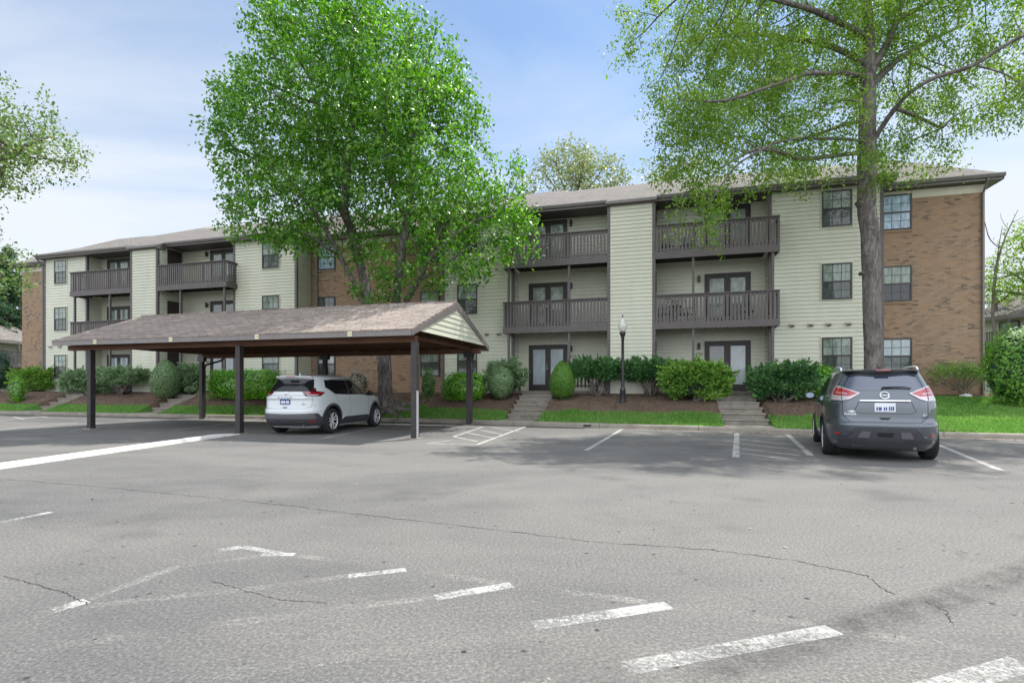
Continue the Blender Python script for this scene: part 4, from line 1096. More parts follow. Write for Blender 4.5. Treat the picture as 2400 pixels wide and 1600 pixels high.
def wheel(parent, x, y, r, side, width=.225, style=0, steer=0):
    g = MB(); ang = 40; prof = [(r*.66, -width/2), (r*.90, -width/2), (r*.975, -width*.40), (r, -width*.28), (r, width*.28), (r*.975, width*.40), (r*.90, width/2), (r*.66, width/2), (r*.64, 0)]
    n = 40
    for i in range(n):
        for j in range(len(prof)):
            a = 2*PI*i/n; rr, xx = prof[j]; g.v.append((xx, rr*math.cos(a), rr*math.sin(a)))
    k = len(prof)
    for i in range(n):
        for j in range(k):
            g.f.append((i*k+j, ((i+1) % n)*k+j, ((i+1) % n)*k+(j+1) % k, i*k+(j+1) % k)); g.m.append(0)
    w = g.build('wheel', M['tyre'], parent, smooth=True, auto=35); w.location = (x, y, r)
    m = MB(); X0 = side*width*.36
    R = r*.66
    # barrel and rim lip
    for (ra, rb, xa, xb, mi) in ((R, R*.93, side*width*.47, side*width*.40, 0), (R*.93, R*.90, side*width*.40, 0, 1), (R*.90, 0.01, 0.0, 0.0, 1)):
        for i in range(36):
            a, b = 2*PI*i/36, 2*PI*(i+1)/36
            m.quad((xa, ra*math.cos(a), ra*math.sin(a)), (xa, ra*math.cos(b), ra*math.sin(b)), (xb, rb*math.cos(b), rb*math.sin(b)), (xb, rb*math.cos(a), rb*math.sin(a)), mi)
    for q in range(5):
        a = 2*PI*q/5+PI/2+steer
        for dd in (-.17, .17):
            def pp(rr, da, xx): return (xx, rr*math.cos(a+da), rr*math.sin(a+da))
            m.prism([Vector(pp(R*.20, dd*.8-.17, X0)), Vector(pp(R*.94, dd*1.55-.085, X0*1.08)), Vector(pp(R*.94, dd*1.55+.085, X0*1.08)), Vector(pp(R*.20, dd*.8+.17, X0))], (-side*.03, 0, 0), 0)
    m.prism([Vector((X0, R*.24*math.cos(2*PI*i/14), R*.24*math.sin(2*PI*i/14))) for i in range(14)], (-side*.05, 0, 0), 0)
    m.build('rim', [M['alloy'], M['alloy_dark']], w)
    return w
def cut_arches(body, ys, r, halfW=1.2, depth=.34, zc=.36):
    cutters = []
    for y in ys:
        for s in (-1, 1):
            m = MB(); n = 40; x0 = s*halfW; x1 = s*(.93-depth)
            m.prism([Vector((x0, y+r*math.cos(2*PI*i/n), zc+r*math.sin(2*PI*i/n))) for i in range(n)], (x1-x0, 0, 0))
            c = m.build('cut', M['car_black'], body.parent); cutters.append(c)
            bm = bmesh.new(); bm.from_mesh(c.data); bmesh.ops.recalc_face_normals(bm, faces=bm.faces); bm.to_mesh(c.data); bm.free()
            b = body.modifiers.new('b', 'BOOLEAN'); b.operation = 'DIFFERENCE'; b.object = c; b.solver = 'EXACT'
    bm = bmesh.new(); bm.from_mesh(body.data); bmesh.ops.recalc_face_normals(bm, faces=bm.faces); bm.to_mesh(body.data); bm.free()
    bpy.context.view_layer.update()
    me = bpy.data.meshes.new_from_object(body.evaluated_get(bpy.context.evaluated_depsgraph_get()))
    body.modifiers.clear(); body.data = me
    if len(me.materials) < 2: me.materials.append(M['car_black'])
    me.materials[1] = M['car_black']
    for p in me.polygons:
        c = p.center; p.material_index = 0
        for y in ys:
            d = math.hypot(c.y-y, c.z-zc)
            if d < r+.004 and abs(c.x) < .93-.004 and (abs(d-r) < .006 or abs(abs(c.x)-(.93-depth)) < .006): p.material_index = 1; p.use_smooth = False
        if c.z < prof_min+.004: p.material_index = 1
    for c in cutters: bpy.data.objects.remove(c)
prof_min = .2
def arch_ring(car, parent, y, s, r0, r1, zc, mat, off=.012, a0=-20, a1=200):
    pts = []; n = 26
    for i in range(n+1): a = math.radians(a0+(a1-a0)*i/n); pts.append((y+r0*math.cos(a), zc+r0*math.sin(a)))
    for i in range(n, -1, -1): a = math.radians(a0+(a1-a0)*i/n); pts.append((y+r1*math.cos(a), zc+r1*math.sin(a)))
    return patch(lambda yy, zz, o: car.side(yy, zz, s, o), pts, 'wheel_arch', mat, parent, off, .03, .04)
def letters(fn, s, x0, x1, z, h, mat, parent, off=.006, name='badge_lettering'):
    """raised letters on the tail: built flat then laid on the surface"""
    cu = bpy.data.curves.new('t', 'FONT'); cu.body = s; cu.size = 1.0; cu.extrude = .0; cu.align_x = 'LEFT'; cu.align_y = 'CENTER'
    t = bpy.data.objects.new('t', cu); COL.objects.link(t); bpy.context.view_layer.update()
    me = bpy.data.meshes.new_from_object(t.evaluated_get(bpy.context.evaluated_depsgraph_get())); bpy.data.objects.remove(t)
    xs = [v.co.x for v in me.vertices]; ys = [v.co.y for v in me.vertices]; a, b = min(xs), max(xs); c, d = min(ys), max(ys)
    for v in me.vertices:
        X = x0+(v.co.x-a)/(b-a)*(x1-x0); Z = z+((v.co.y-c)/(d-c)-.5)*h; v.co = fn(X, Z, off)
    me.materials.clear(); me.materials.append(mat); o = bpy.data.objects.new(name, me); COL.objects.link(o); o.parent = parent
    o.modifiers.new('s', 'SOLIDIFY').thickness = .004
    return o
def ring_badge(car, x, z, r, mat, parent, bw=.8):
    m = MB(); n = 24; R_ = []
    for i in range(n): a = 2*PI*i/n; R_.append(car.rear(x+r*math.cos(a), z+r*.86*math.sin(a), .012))
    m.tube(R_+[R_[0]], r*.13, 6, cap=False); m.bar(car.rear(x-r*1.12, z, .014), car.rear(x+r*1.12, z, .014), .02, r*.30)
    return m.build('emblem', mat, parent, smooth=False)
def mirror_poly(p): return [(-a, b) for a, b in reversed(p)]

# --- dark grey car, right
c = Car([(.20,-2.08,2.10,.80), (.27,-2.19,2.22,.86), (.40,-2.27,2.29,.90), (.55,-2.31,2.32,.915), (.66,-2.32,2.32,.92), (.69,-2.31,2.32,.92), (.71,-2.27,2.31,.918), (.78,-2.255,2.30,.917),
         (.98,-2.25,2.22,.912), (1.04,-2.245,2.05,.905), (1.08,-2.24,1.60,.898), (1.12,-2.23,1.15,.885), (1.20,-2.195,.98,.862), (1.28,-2.15,.86,.835), (1.42,-2.06,.62,.775), (1.54,-1.98,.38,.72), (1.60,-1.95,.22,.69),
         (1.64,-1.96,.04,.655), (1.67,-1.93,-.10,.61), (1.69,-1.75,-.25,.53), (1.70,-1.4,-.40,.40)], yc=-.45, nr=4.4)
hd = math.radians(26.3); fw = Vector((math.sin(hd), math.cos(hd), 0)); rr = Vector((6.66, 9.48, 0))
car1 = empty('parked_car', rr+fw*2.27, -hd, 'dark grey crossover parked at right, seen from behind, sun glint on the rear window', 'car')
body = c.body('body', M['grey_paint'], car1); YR, YFr, RT = -1.345, 1.36, .362
cut_arches(body, (YR, YFr), .415, zc=.375)
R = c.rear
ft = lambda y, z, o, s=-1: c.side(y, z, s, o)
patch(R, [(-.60,1.285), (.60,1.285), (.575,1.40), (.50,1.565), (-.50,1.565), (-.575,1.40)], 'rear_window', M['car_glass_blue'], car1, .004, .02, .06)
line_on(R, [(-.645,1.27), (-.60,1.42), (-.52,1.585), (.52,1.585), (.60,1.42), (.645,1.27)], 'window_seal', M['car_black'], car1, .022, .002)
patch(R, [(-.60,1.575), (-.54,1.66), (.54,1.66), (.60,1.575), (.3,1.59), (-.3,1.59)], 'spoiler_underside', M['car_black'], car1, .010, .02, .06)
# roof spoiler
m = MB()
prev = None
for i in range(17):
    x = -.60+1.2*i/16; q = 1-(x/.66)**4; y0 = -2.06+.13*(x/.6)**2
    ring = [(x, y0+.30, 1.665+.012*q), (x, y0, 1.648+.012*q), (x, y0+.01, 1.628+.012*q), (x, y0+.25, 1.612)]
    if prev:
        for a in range(4): b = (a+1) % 4; m.quad(prev[a], ring[a], ring[b], prev[b])
    else: m.poly(ring)
    prev = ring
m.poly(prev[::-1]); m.build('spoiler', M['grey_paint'], car1, smooth=True, auto=40)
m = MB(); m.box(-.11, .11, -2.075, -2.05, 1.643, 1.662); m.build('brake_light', M['lamp_red'], car1)
for s in (-1, 1):
    po = [(.36,1.235), (.48,1.29), (.66,1.35), (.80,1.375), (.87,1.32), (.90,1.22), (.92,1.105), (.62,1.10), (.52,1.13)]
    po = po if s > 0 else mirror_poly(po)
    tl = patch(R, po, 'tail_lamp', M['lamp_clear'], car1, .016, .03, .04)
    po = [(.40,1.235), (.50,1.278), (.66,1.33), (.80,1.35), (.85,1.30), (.87,1.205), (.74,1.195), (.62,1.19), (.53,1.18)]
    patch(R, po if s > 0 else mirror_poly(po), 'red_lens', M['lamp_red'], tl, .020, .01, .04)
    po = [(.56,1.232), (.66,1.245), (.80,1.256), (.80,1.243), (.66,1.228), (.57,1.212)]
    patch(R, po if s > 0 else mirror_poly(po), 'light_bar', M['lamp_clear'], tl, .023, .006, .04)
    line_on(R, [(s*.655,1.335), (s*.66,1.115)], 'lamp_seam', M['car_black'], tl, .010, .024)
    po = [(.69,.505), (.83,.505), (.82,.472), (.70,.472)]
    patch(R, po if s > 0 else mirror_poly(po), 'reflector', M['lamp_red'], car1, .012, .02, .05)
patch(R, [(-.38,1.085), (.38,1.085), (.46,.90), (.36,.865), (-.36,.865), (-.46,.90)], 'plate_recess', M['grey_paint'], car1, -.004, .01, .06)
line_on(R, [(-.46,.905), (-.39,1.075), (.39,1.075), (.46,.905), (.36,.868), (-.36,.868), (-.46,.905)], 'recess_edge', M['car_plastic'], car1, .012, .004)
patch(R, [(-.375,1.112), (.375,1.112), (.375,1.094), (-.375,1.094)], 'chrome_strip', M['chrome'], car1, .022, .03, .06)
pl = patch(R, [(-.155,.905), (.155,.905), (.155,1.06), (-.155,1.06)], 'number_plate', M['plate_white'], car1, .014, .015, .06)
for a, b in ((-.13,-.105), (-.095,-.05), (-.02,.0), (.01,.03), (.055,.075), (.085,.105), (.112,.135)):
    patch(R, [(a,.925), (b,.925), (b,.99+.02*(a > .05)), (a,.985)], 'plate_figure', M['plate_blue'], pl, .0165, .003, .05)
ring_badge(c, 0, 1.197, .068, M['chrome'], car1)
letters(R, 'ROGUE', -.62, -.435, .855, .032, M['chrome'], car1)
patch(R, [(-.575,.905), (-.53,.915), (-.50,.925), (-.47,.915), (-.43,.912), (-.46,.898), (-.50,.882), (-.54,.892)], 'sticker', M['plate_white'], car1, .005, .004, .05)
letters(R, 'SV', .56, .635, .855, .03, M['chrome'], car1); letters(R, 'PURE DRIVE', .545, .665, .805, .016, M['plate_blue'], car1)
patch(R, [(-.09,.80), (.09,.80), (.055,.76), (-.055,.76)], 'boot_handle', M['car_black'], car1, .005, .02, .05)
line_on(R, [(-.66,1.12), (-.655,.86), (-.60,.78), (-.53,.715), (.53,.715), (.60,.78), (.655,.86), (.66,1.12)], 'tailgate_gap', M['car_black'], car1, .011, .003)
patch(R, [(-.74,.42), (-.55,.44), (-.44,.575), (-.40,.60), (.40,.60), (.44,.575), (.55,.44), (.74,.42), (.74,.33), (-.74,.33)], 'lower_bumper', M['car_plastic'], car1, .014, .03, .05)
line_on(R, [(-.80,.455), (-.57,.46), (-.46,.60), (-.41,.622), (.41,.622), (.46,.60), (.57,.46), (.80,.455)], 'bumper_crease', M['grey_paint'], car1, .018, .008)
patch(R, [(-.13,.53), (.13,.53), (.10,.45), (-.10,.45)], 'bumper_slot', M['car_black'], car1, .018, .01, .05)
for s in (-1, 1):
    po = [(.22,.55), (.36,.55), (.42,.43), (.24,.43)]
    patch(R, po if s > 0 else mirror_poly(po), 'diffuser_fin', M['car_plastic_grey'], car1, .022, .02, .05)
patch(c.front, [(-.62,1.15), (.62,1.15), (.95,1.15), (.66,1.60), (-.66,1.60), (-.95,1.15)], 'windscreen', M['car_glass'], car1, .012, .04, .05)
# wiper
m = MB(); a = R(-.02, 1.335, .02); m.tube([R(-.03,1.305,.01), a, R(.12,1.345,.035), R(.30,1.345,.035), R(.40,1.325,.025)], [.018,.016,.012,.010,.006], 6); m.tube([R(-.04,1.318,.018), R(.38,1.315,.018)], .007, 5); m.build('rear_wiper', M['car_black'], car1)
# sides: windows, doors, mirrors, rails
for s in (-1, 1):
    f = (lambda y, z, o, s=s: c.side(y, z, s, o))
    for po in ([(-1.62,1.20), (-1.25,1.17), (-1.25,1.50), (-1.45,1.43)], [(-1.20,1.165), (-.42,1.14), (-.42,1.545), (-1.20,1.51)], [(-.36,1.14), (.62,1.13), (.20,1.50), (-.05,1.54), (-.36,1.548)]):
        patch(f, po, 'side_window', M['car_glass'], car1, .004, .02, .07)
    line_on(f, [(-.39,1.13), (-.39,.42)], 'door_gap', M['car_black'], car1, .010, .002); line_on(f, [(.78,1.06), (.78,.42)], 'door_gap', M['car_black'], car1, .010, .002)
    line_on(f, [(-1.64,1.185), (-.4,1.125), (.85,1.11)], 'waist_trim', M['chrome'], car1, .018, .004)
    for y in (-.62, .55): 
        m = MB(); m.tube([f(y-.10,.985,.005), f(y-.06,.99,.03), f(y+.06,.99,.03), f(y+.10,.985,.005)], .012, 6); m.build('door_handle', M['chrome'], car1)
    patch(f, [(-.90,.26), (.90,.26), (.86,.36), (-.86,.36)], 'sill', M['car_plastic'], car1, .012, .03, .07)
    for y in (YR, YFr): arch_ring(c, car1, y, s, .412, .455, .375, M['car_plastic'])
    m = MB(); mx = .895
    bm = bmesh.new(); bmesh.ops.create_cube(bm, size=1); bmesh.ops.bevel(bm, geom=bm.edges[:], offset=.28, segments=4, affect='EDGES')
    for v in bm.verts: v.co = Vector((v.co.x*.22*(1 if v.co.z < 0 else .92)+s*(mx+.13), v.co.y*.11+.62-.03*s*v.co.x, v.co.z*.16+1.155))
    me = bpy.data.meshes.new('wing_mirror'); bm.to_mesh(me); bm.free(); me.materials.append(M['car_black'])
    for p in me.polygons: p.use_smooth = True
    wm = bpy.data.objects.new('wing_mirror', me); COL.objects.link(wm); wm.parent = car1
    m = MB(); m.prism([Vector((s*(mx+.13)+.085*math.cos(a)*(1.0), .563, 1.155+.062*math.sin(a))) for a in [2*PI*i/20 for i in range(20)]], (0, -.004, 0)); m.build('mirror_glass', M['glass_painted_sky'], wm)
    m = MB(); m.tube([(s*.80,.66,1.10), (s*(mx+.10),.64,1.12)], .035, 6); m.build('mirror_arm', M['car_black'], wm)
    m = MB(); m.tube([(s*.60,-1.62,1.655), (s*.605,-1.50,1.715), (s*.61,-1.2,1.735), (s*.61,-.55,1.735), (s*.60,-.2,1.70), (s*.59,-.08,1.655)], .017, 8); m.build('roof_rail', M['alloy'], car1, smooth=True)
m = MB(); m.prism([(-.02,-1.72,1.685), (-.02,-1.60,1.685), (-.02,-1.70,1.735)], (.04, 0, 0)); m.build('antenna', M['car_black'], car1)
for y in (YR, YFr):
    for s in (-1, 1): wheel(car1, s*.795, y, RT, s)
m = MB(); m.box(-.62,.62,-1.9,1.9,.20,.27); m.tube([(-.66,-1.345,.34), (.66,-1.345,.34)], .045, 8); m.tube([(.42,-1.9,.27), (.45,-2.1,.265)], .035, 10); m.box(-.5,.3,-2.18,-1.95,.255,.30); m.build('underbody', M['car_black'], car1)
m = MB(); m.tube([(.45,-2.05,.27), (.45,-2.17,.262)], .030, 12); m.build('exhaust', M['car_plastic_grey'], car1)

# --- white car under the carport
c = Car([(.20,-2.05,2.10,.80), (.28,-2.18,2.22,.86), (.40,-2.28,2.29,.90), (.56,-2.33,2.32,.918), (.68,-2.33,2.33,.922), (.73,-2.315,2.33,.922), (.76,-2.28,2.325,.92), (.98,-2.27,2.24,.914), (1.04,-2.29,2.12,.907),
         (1.075,-2.275,1.85,.90), (1.11,-2.23,1.30,.89), (1.14,-2.20,1.08,.878), (1.22,-2.15,.93,.855), (1.32,-2.08,.77,.82), (1.44,-1.99,.54,.77), (1.55,-1.92,.30,.72), (1.61,-1.94,.14,.69), (1.645,-1.95,-.02,.66),
         (1.67,-1.88,-.18,.61), (1.69,-1.65,-.32,.52), (1.70,-1.3,-.45,.38)], yc=-.45, nr=4.4)
hd = math.radians(12.5); fw = Vector((math.sin(hd), math.cos(hd), 0)); rt = Vector((math.cos(hd), -math.sin(hd), 0))
rrw = Vector((-5.19, 15.4, 0)); ctr = rrw - rt*.90 + fw*1.345
car2 = empty('parked_car', ctr, -hd, 'white crossover with black lower trim parked under the carport', 'car')
body = c.body('body', M['white_paint'], car2); cut_arches(body, (YR, YFr), .425, zc=.385); R = c.rear
patch(R, [(-.66,1.235), (-.40,1.225), (.40,1.225), (.66,1.235), (.70,1.30), (.60,1.57), (-.60,1.57), (-.70,1.30)], 'rear_window', M['car_glass'], car2, .018, .05, .035)
patch(c.front, [(-.62,1.17), (.62,1.17), (.95,1.17), (.66,1.60), (-.66,1.60), (-.95,1.17)], 'windscreen', M['car_glass'], car2, .012, .04, .04)
for s in (-1, 1):
    po = [(.44,1.215), (.62,1.24), (.74,1.33), (.80,1.235), (1.12,1.195), (1.02,1.105), (.90,1.085), (.60,1.09), (.52,1.13)]
    tl = patch(R, po if s > 0 else mirror_poly(po), 'tail_lamp', M['lamp_dark_red'], car2, .014, .03, .04)
    po = [(.50,1.185), (.66,1.20), (.82,1.195), (1.08,1.185), (1.0,1.155), (.60,1.16)]
    patch(R, po if s > 0 else mirror_poly(po), 'red_lens', M['lamp_red'], tl, .017, .01, .04)
    po = [(.565,1.145), (.80,1.14), (.93,1.13), (.88,1.098), (.62,1.10)]
    patch(R, po if s > 0 else mirror_poly(po), 'reversing_lens', M['lamp_clear'], tl, .018, .01, .04)
m = MB(); prev = None
for i in range(17):
    x = -.56+1.12*i/16; q = 1-(x/.62)**4; y0 = -2.05+.14*(x/.56)**2
    ring = [(x, y0+.28, 1.668+.012*q), (x, y0, 1.648+.010*q), (x, y0+.012, 1.605+.012*q), (x, y0+.22, 1.58)]
    if prev:
        for a in range(4): b = (a+1) % 4; m.quad(prev[a], ring[a], ring[b], prev[b])
    else: m.poly(ring)
    prev = ring
m.poly(prev[::-1]); m.build('spoiler', M['white_paint'], car2, smooth=True, auto=40)
m = MB(); m.box(-.14, .14, -2.062, -2.035, 1.632, 1.652); m.build('brake_light', M['lamp_red'], car2)
ring_badge(c, 0, 1.16, .058, M['chrome'], car2)
for i, ch in enumerate('ROGUE'): letters(R, ch, -.215+.095*i-.0, -.175+.095*i, 1.055, .038, M['car_black'], car2, .010)
pl = patch(R, [(-.155,.86), (.155,.86), (.155,1.015), (-.155,1.015)], 'number_plate', M['plate_blue'], car2, .014, .015, .06)
for a, b in ((-.12,-.09), (-.08,-.05), (-.035,.0), (.03,.055), (.07,.095), (.105,.125)):
    patch(R, [(a,.89), (b,.89), (b,.965), (a,.965)], 'plate_figure', M['plate_white'], pl, .0165, .003, .05)
letters(R, 'SL', .50, .60, .875, .035, M['car_black'], car2)
patch(R, [(-.075,.79), (.075,.79), (.06,.765), (-.06,.765)], 'boot_handle', M['car_black'], car2, .005, .02, .05)
line_on(R, [(-.78,1.09), (-.76,.80), (-.62,.745), (.62,.745), (.76,.80), (.78,1.09)], 'tailgate_gap', M['car_black'], car2, .011, .003)
line_on(R, [(-.88,1.075), (-.6,1.035), (-.2,1.02), (.2,1.02), (.6,1.035), (.88,1.075)], 'tail_crease', M['white_paint'], car2, .02, .006)
patch(R, [(-.98,.62), (.0,.60), (.98,.62), (1.10,.50), (1.15,.50), (1.15,.26), (-1.15,.26), (-1.15,.50), (-1.10,.50)], 'lower_bumper', M['car_plastic'], car2, .012, .03, .06)
patch(R, [(-.84,.60), (.84,.60), (.93,.46), (-.93,.46)], 'bumper_plate', M['car_plastic_grey'], car2, .020, .02, .06)
for s in (-1, 1):
    po = [(.66,.405), (.87,.415), (.84,.375), (.68,.37)]; patch(R, po if s > 0 else mirror_poly(po), 'reflector', M['lamp_red'], car2, .020, .02, .05)
for x in (-.42, 0, .42): patch(R, [(x-.13,.40), (x+.13,.40), (x+.12,.382), (x-.12,.382)], 'bumper_slot', M['car_plastic_grey'], car2, .018, .01, .06)
for s in (-1, 1):
    f = (lambda y, z, o, s=s: c.side(y, z, s, o))
    patch(f, [(-1.55,1.335), (-1.18,1.14), (-.42,1.115), (-.42,1.56), (-1.48,1.545)], 'side_window', M['car_glass'], car2, .005, .02, .07)
    patch(f, [(-.37,1.115), (.74,1.105), (.25,1.47), (-.05,1.55), (-.37,1.562)], 'side_window', M['car_glass'], car2, .005, .02, .07)
    line_on(f, [(-.395,1.11), (-.395,1.56)], 'door_pillar', M['car_black'], car2, .06, .004)
    line_on(f, [(-1.25,1.55), (-.4,1.585), (0,1.565), (.35,1.43), (.80,1.12)], 'roof_trim', M['car_black'], car2, .025, .004)
    line_on(f, [(-.395,1.10), (-.395,.52)], 'door_gap', M['car_black'], car2, .009, .002); line_on(f, [(.80,1.08), (.80,.52)], 'door_gap', M['car_black'], car2, .009, .002)
    line_on(f, [(-1.20,1.12), (-1.05,.86), (-.93,.62)], 'door_gap', M['car_black'], car2, .009, .002)
    for y in (-.62, .55):
        m = MB(); m.tube([f(y-.10,.99,.004), f(y-.06,.995,.03), f(y+.06,.995,.03), f(y+.10,.99,.004)], .014, 6); m.build('door_handle', M['white_paint'], car2)
    patch(f, [(-.90,.24), (.92,.24), (.90,.42), (.72,.46), (-.68,.46), (-.88,.36)], 'sill', M['car_plastic'], car2, .014, .03, .07)
    for y in (YR, YFr): arch_ring(c, car2, y, s, .422, .495, .385, M['car_plastic'], .014)
    bm = bmesh.new(); bmesh.ops.create_cube(bm, size=1); bmesh.ops.bevel(bm, geom=bm.edges[:], offset=.28, segments=4, affect='EDGES')
    for v in bm.verts: v.co = Vector((v.co.x*.22+s*1.02, v.co.y*.12+.66, v.co.z*.16+1.15))
    me = bpy.data.meshes.new('wing_mirror'); bm.to_mesh(me); bm.free(); me.materials.append(M['car_black'])
    for p in me.polygons: p.use_smooth = True
    wm = bpy.data.objects.new('wing_mirror', me); COL.objects.link(wm); wm.parent = car2
    m = MB(); m.tube([(s*.80,.68,1.09), (s*1.0,.67,1.10)], .022, 6); m.build('mirror_arm', M['car_black'], wm)
for y in (YR, YFr):
    for s in (-1, 1): wheel(car2, s*.80, y, .368, s, .235, steer=.3 if y > 0 else .1)
m = MB(); m.box(-.62,.62,-1.9,1.9,.20,.27); m.tube([(-.66,-1.345,.34), (.66,-1.345,.34)], .045, 8); m.build('underbody', M['car_black'], car2)
m = MB(); m.tube([(.38,-2.0,.285), (.50,-2.18,.26)], .035, 12); m.tube([(-.55,-2.05,.27), (.35,-2.05,.27)], .014, 8); m.build('exhaust', M['car_plastic_grey'], car2)
m = MB(); m.prism([(-.02,-1.62,1.68), (-.02,-1.48,1.685), (-.02,-1.60,1.73)], (.04, 0, 0)); m.build('antenna', M['white_paint'], car2)
# ------------------------------------------------------------------ trees grown by space colonisation
def sample_crown(blobs, n, seed, hole=.42, hs=.35, avoid=None):
    """points inside a union of ellipsoids, thinned by noise so that the crown has gaps and clumps"""
    r = np.random.default_rng(seed); vol = np.array([b[3]*b[4]*b[5]*(b[6] if len(b) > 6 else 1) for b in blobs]); pr = vol/vol.sum(); out = []
    while len(out) < n:
        b = blobs[r.choice(len(blobs), p=pr)]; d = r.normal(size=3); d /= np.linalg.norm(d); k = r.random()**(1/3.4)
        p = Vector((b[0]+d[0]*k*b[3], b[1]+d[1]*k*b[4], b[2]+d[2]*k*b[5]))
        if avoid and avoid(p): continue
        if mnoise.noise(p*hs+Vector((seed, 0, 0)))+.35*mnoise.noise(p*hs*2.7) < hole-.5: continue
        out.append(tuple(p))
    return np.array(out)
def grow(skel, attr, step=.38, di=3.2, dk=.55, iters=90, up=(0, 0, .0), seed=1, jit=.12, maxn=9000):
    """skel: list of polylines [(pos...), ...] with first point joined to the nearest existing node"""
    r = np.random.default_rng(seed); nodes = []; par = []
    for pl in skel:
        pl = [np.array(p, float) for p in pl]
        if nodes:
            k = int(np.argmin(np.linalg.norm(np.array(nodes)-pl[0], axis=1)))
        else: nodes.append(pl[0]); par.append(-1); k = 0
        prev = k; cur = nodes[k]
        for q in pl[1:]:
            a = cur.copy(); L = np.linalg.norm(q-a); m = max(1, int(round(L/step)))
            for i in range(1, m+1):
                j = r.normal(size=3)*.03 if i < m else 0
                nodes.append(a+(q-a)*i/m+j); par.append(prev); prev = len(nodes)-1
            cur = nodes[prev]
    nodes = [np.array(n) for n in nodes]; A = attr.copy()
    N_ = np.array(nodes); near = np.empty(len(A), int); nd = np.empty(len(A))
    for i in range(0, len(A), 2000):
        D = np.linalg.norm(A[i:i+2000, None]-N_[None], axis=2); near[i:i+2000] = D.argmin(1); nd[i:i+2000] = D.min(1)
    alive = nd > dk; A = A[alive]; near = near[alive]; nd = nd[alive]
    upv = np.array(up)
    for it in range(iters):
        if len(A) == 0 or len(nodes) > maxn: break
        act = nd < di
        if not act.any(): di *= 1.3; continue
        idx = near[act]; N_ = np.array(nodes); dirs = A[act]-N_[idx]; dirs /= np.linalg.norm(dirs, axis=1)[:, None]+1e-9
        S_ = np.zeros((len(nodes), 3)); np.add.at(S_, idx, dirs); which = np.unique(idx); new = []
        for k in which:
            v = S_[k]; n_ = np.linalg.norm(v)
            if n_ < .15: v = v+r.normal(size=3)*.4; n_ = np.linalg.norm(v)
            v = v/n_ + r.normal(size=3)*jit + upv; v /= np.linalg.norm(v)
            new.append(nodes[k]+v*step); par.append(int(k))
        base = len(nodes); nodes += new; NN = np.array(new)
        for i in range(0, len(A), 3000):
            D = np.linalg.norm(A[i:i+3000, None]-NN[None], axis=2); m = D.min(1); am = D.argmin(1); up_ = m < nd[i:i+3000]
            sl_near = near[i:i+3000]; sl_nd = nd[i:i+3000]; sl_near[up_] = base+am[up_]; sl_nd[up_] = m[up_]
        keep = nd > dk; A = A[keep]; near = near[keep]; nd = nd[keep]
    return np.array(nodes), np.array(par)
def tree_radii(nodes, par, tip, rbase, ex=2.3):
    n = len(nodes); r = np.zeros(n); kids = [[] for _ in range(n)]
    for i, p in enumerate(par):
        if p >= 0: kids[p].append(i)
    order = list(range(n-1, -1, -1))
    # children always have larger index than parents
    acc = np.zeros(n)
    for i in order:
        acc[i] = max(acc[i], tip**ex) if not kids[i] else sum(acc[k] for k in kids[i])
    r = acc**(1/ex); global RAW; RAW = r.copy()
    big = np.clip((r-tip)/(r[0]-tip+1e-9), 0, 1); r = tip+(rbase-tip)*big
    return r, kids
def tree_mesh(nodes, par, r, kids, name, mat, parent, minr=.0, base_flare=None, knots=0, seed=0):
    m = MB(); loc = parent.location; starts = [0]; seen = set(); rg = random.Random(seed)
    stack = [(0, None)]
    while stack:
        s0, frm = stack.pop(); chain = [] if frm is None else [frm]; k = s0
        while True:
            chain.append(k); ks = sorted(kids[k], key=lambda q: -r[q])
            if not ks: break
            for q in ks[1:]: 
                if r[q] >= minr: stack.append((q, k))
            if r[ks[0]] < minr: break
            k = ks[0]
        if len(chain) < 2: continue
        rad = [float(r[c]) for c in chain]
        if frm is not None: rad[0] = min(rad[0], rad[1]*1.25)
        mx = max(rad); nn = 18 if mx > .2 else 10 if mx > .08 else 6 if mx > .03 else 4
        pts = [Vector(nodes[c])-Vector(loc) for c in chain]
        if base_flare and frm is None:
            for i, p in enumerate(pts):
                d = (pts[i]-pts[0]).length
                if d < base_flare[1]: rad[i] *= 1+base_flare[0]*(1-d/base_flare[1])**2.2
        # smooth the path
        for _ in range(2):
            q = [pts[0]]+[(pts[i-1]+pts[i]*2+pts[i+1])/4 for i in range(1, len(pts)-1)]+[pts[-1]]; pts = q
        b0 = len(m.v); m.tube(pts, rad, nn, cap=False)
        if mx > .12:
            for i in range(b0, len(m.v)):
                v = Vector(m.v[i]); c = pts[min(len(pts)-1, (i-b0)//nn)]; d = v-c
                f = 1+.06*mnoise.noise(Vector((v.x*3, v.y*3, v.z*1.1)))+.06*mnoise.noise(v*5)
                m.v[i] = tuple(c+d*f)
    return m.build(name, mat, parent, smooth=True)
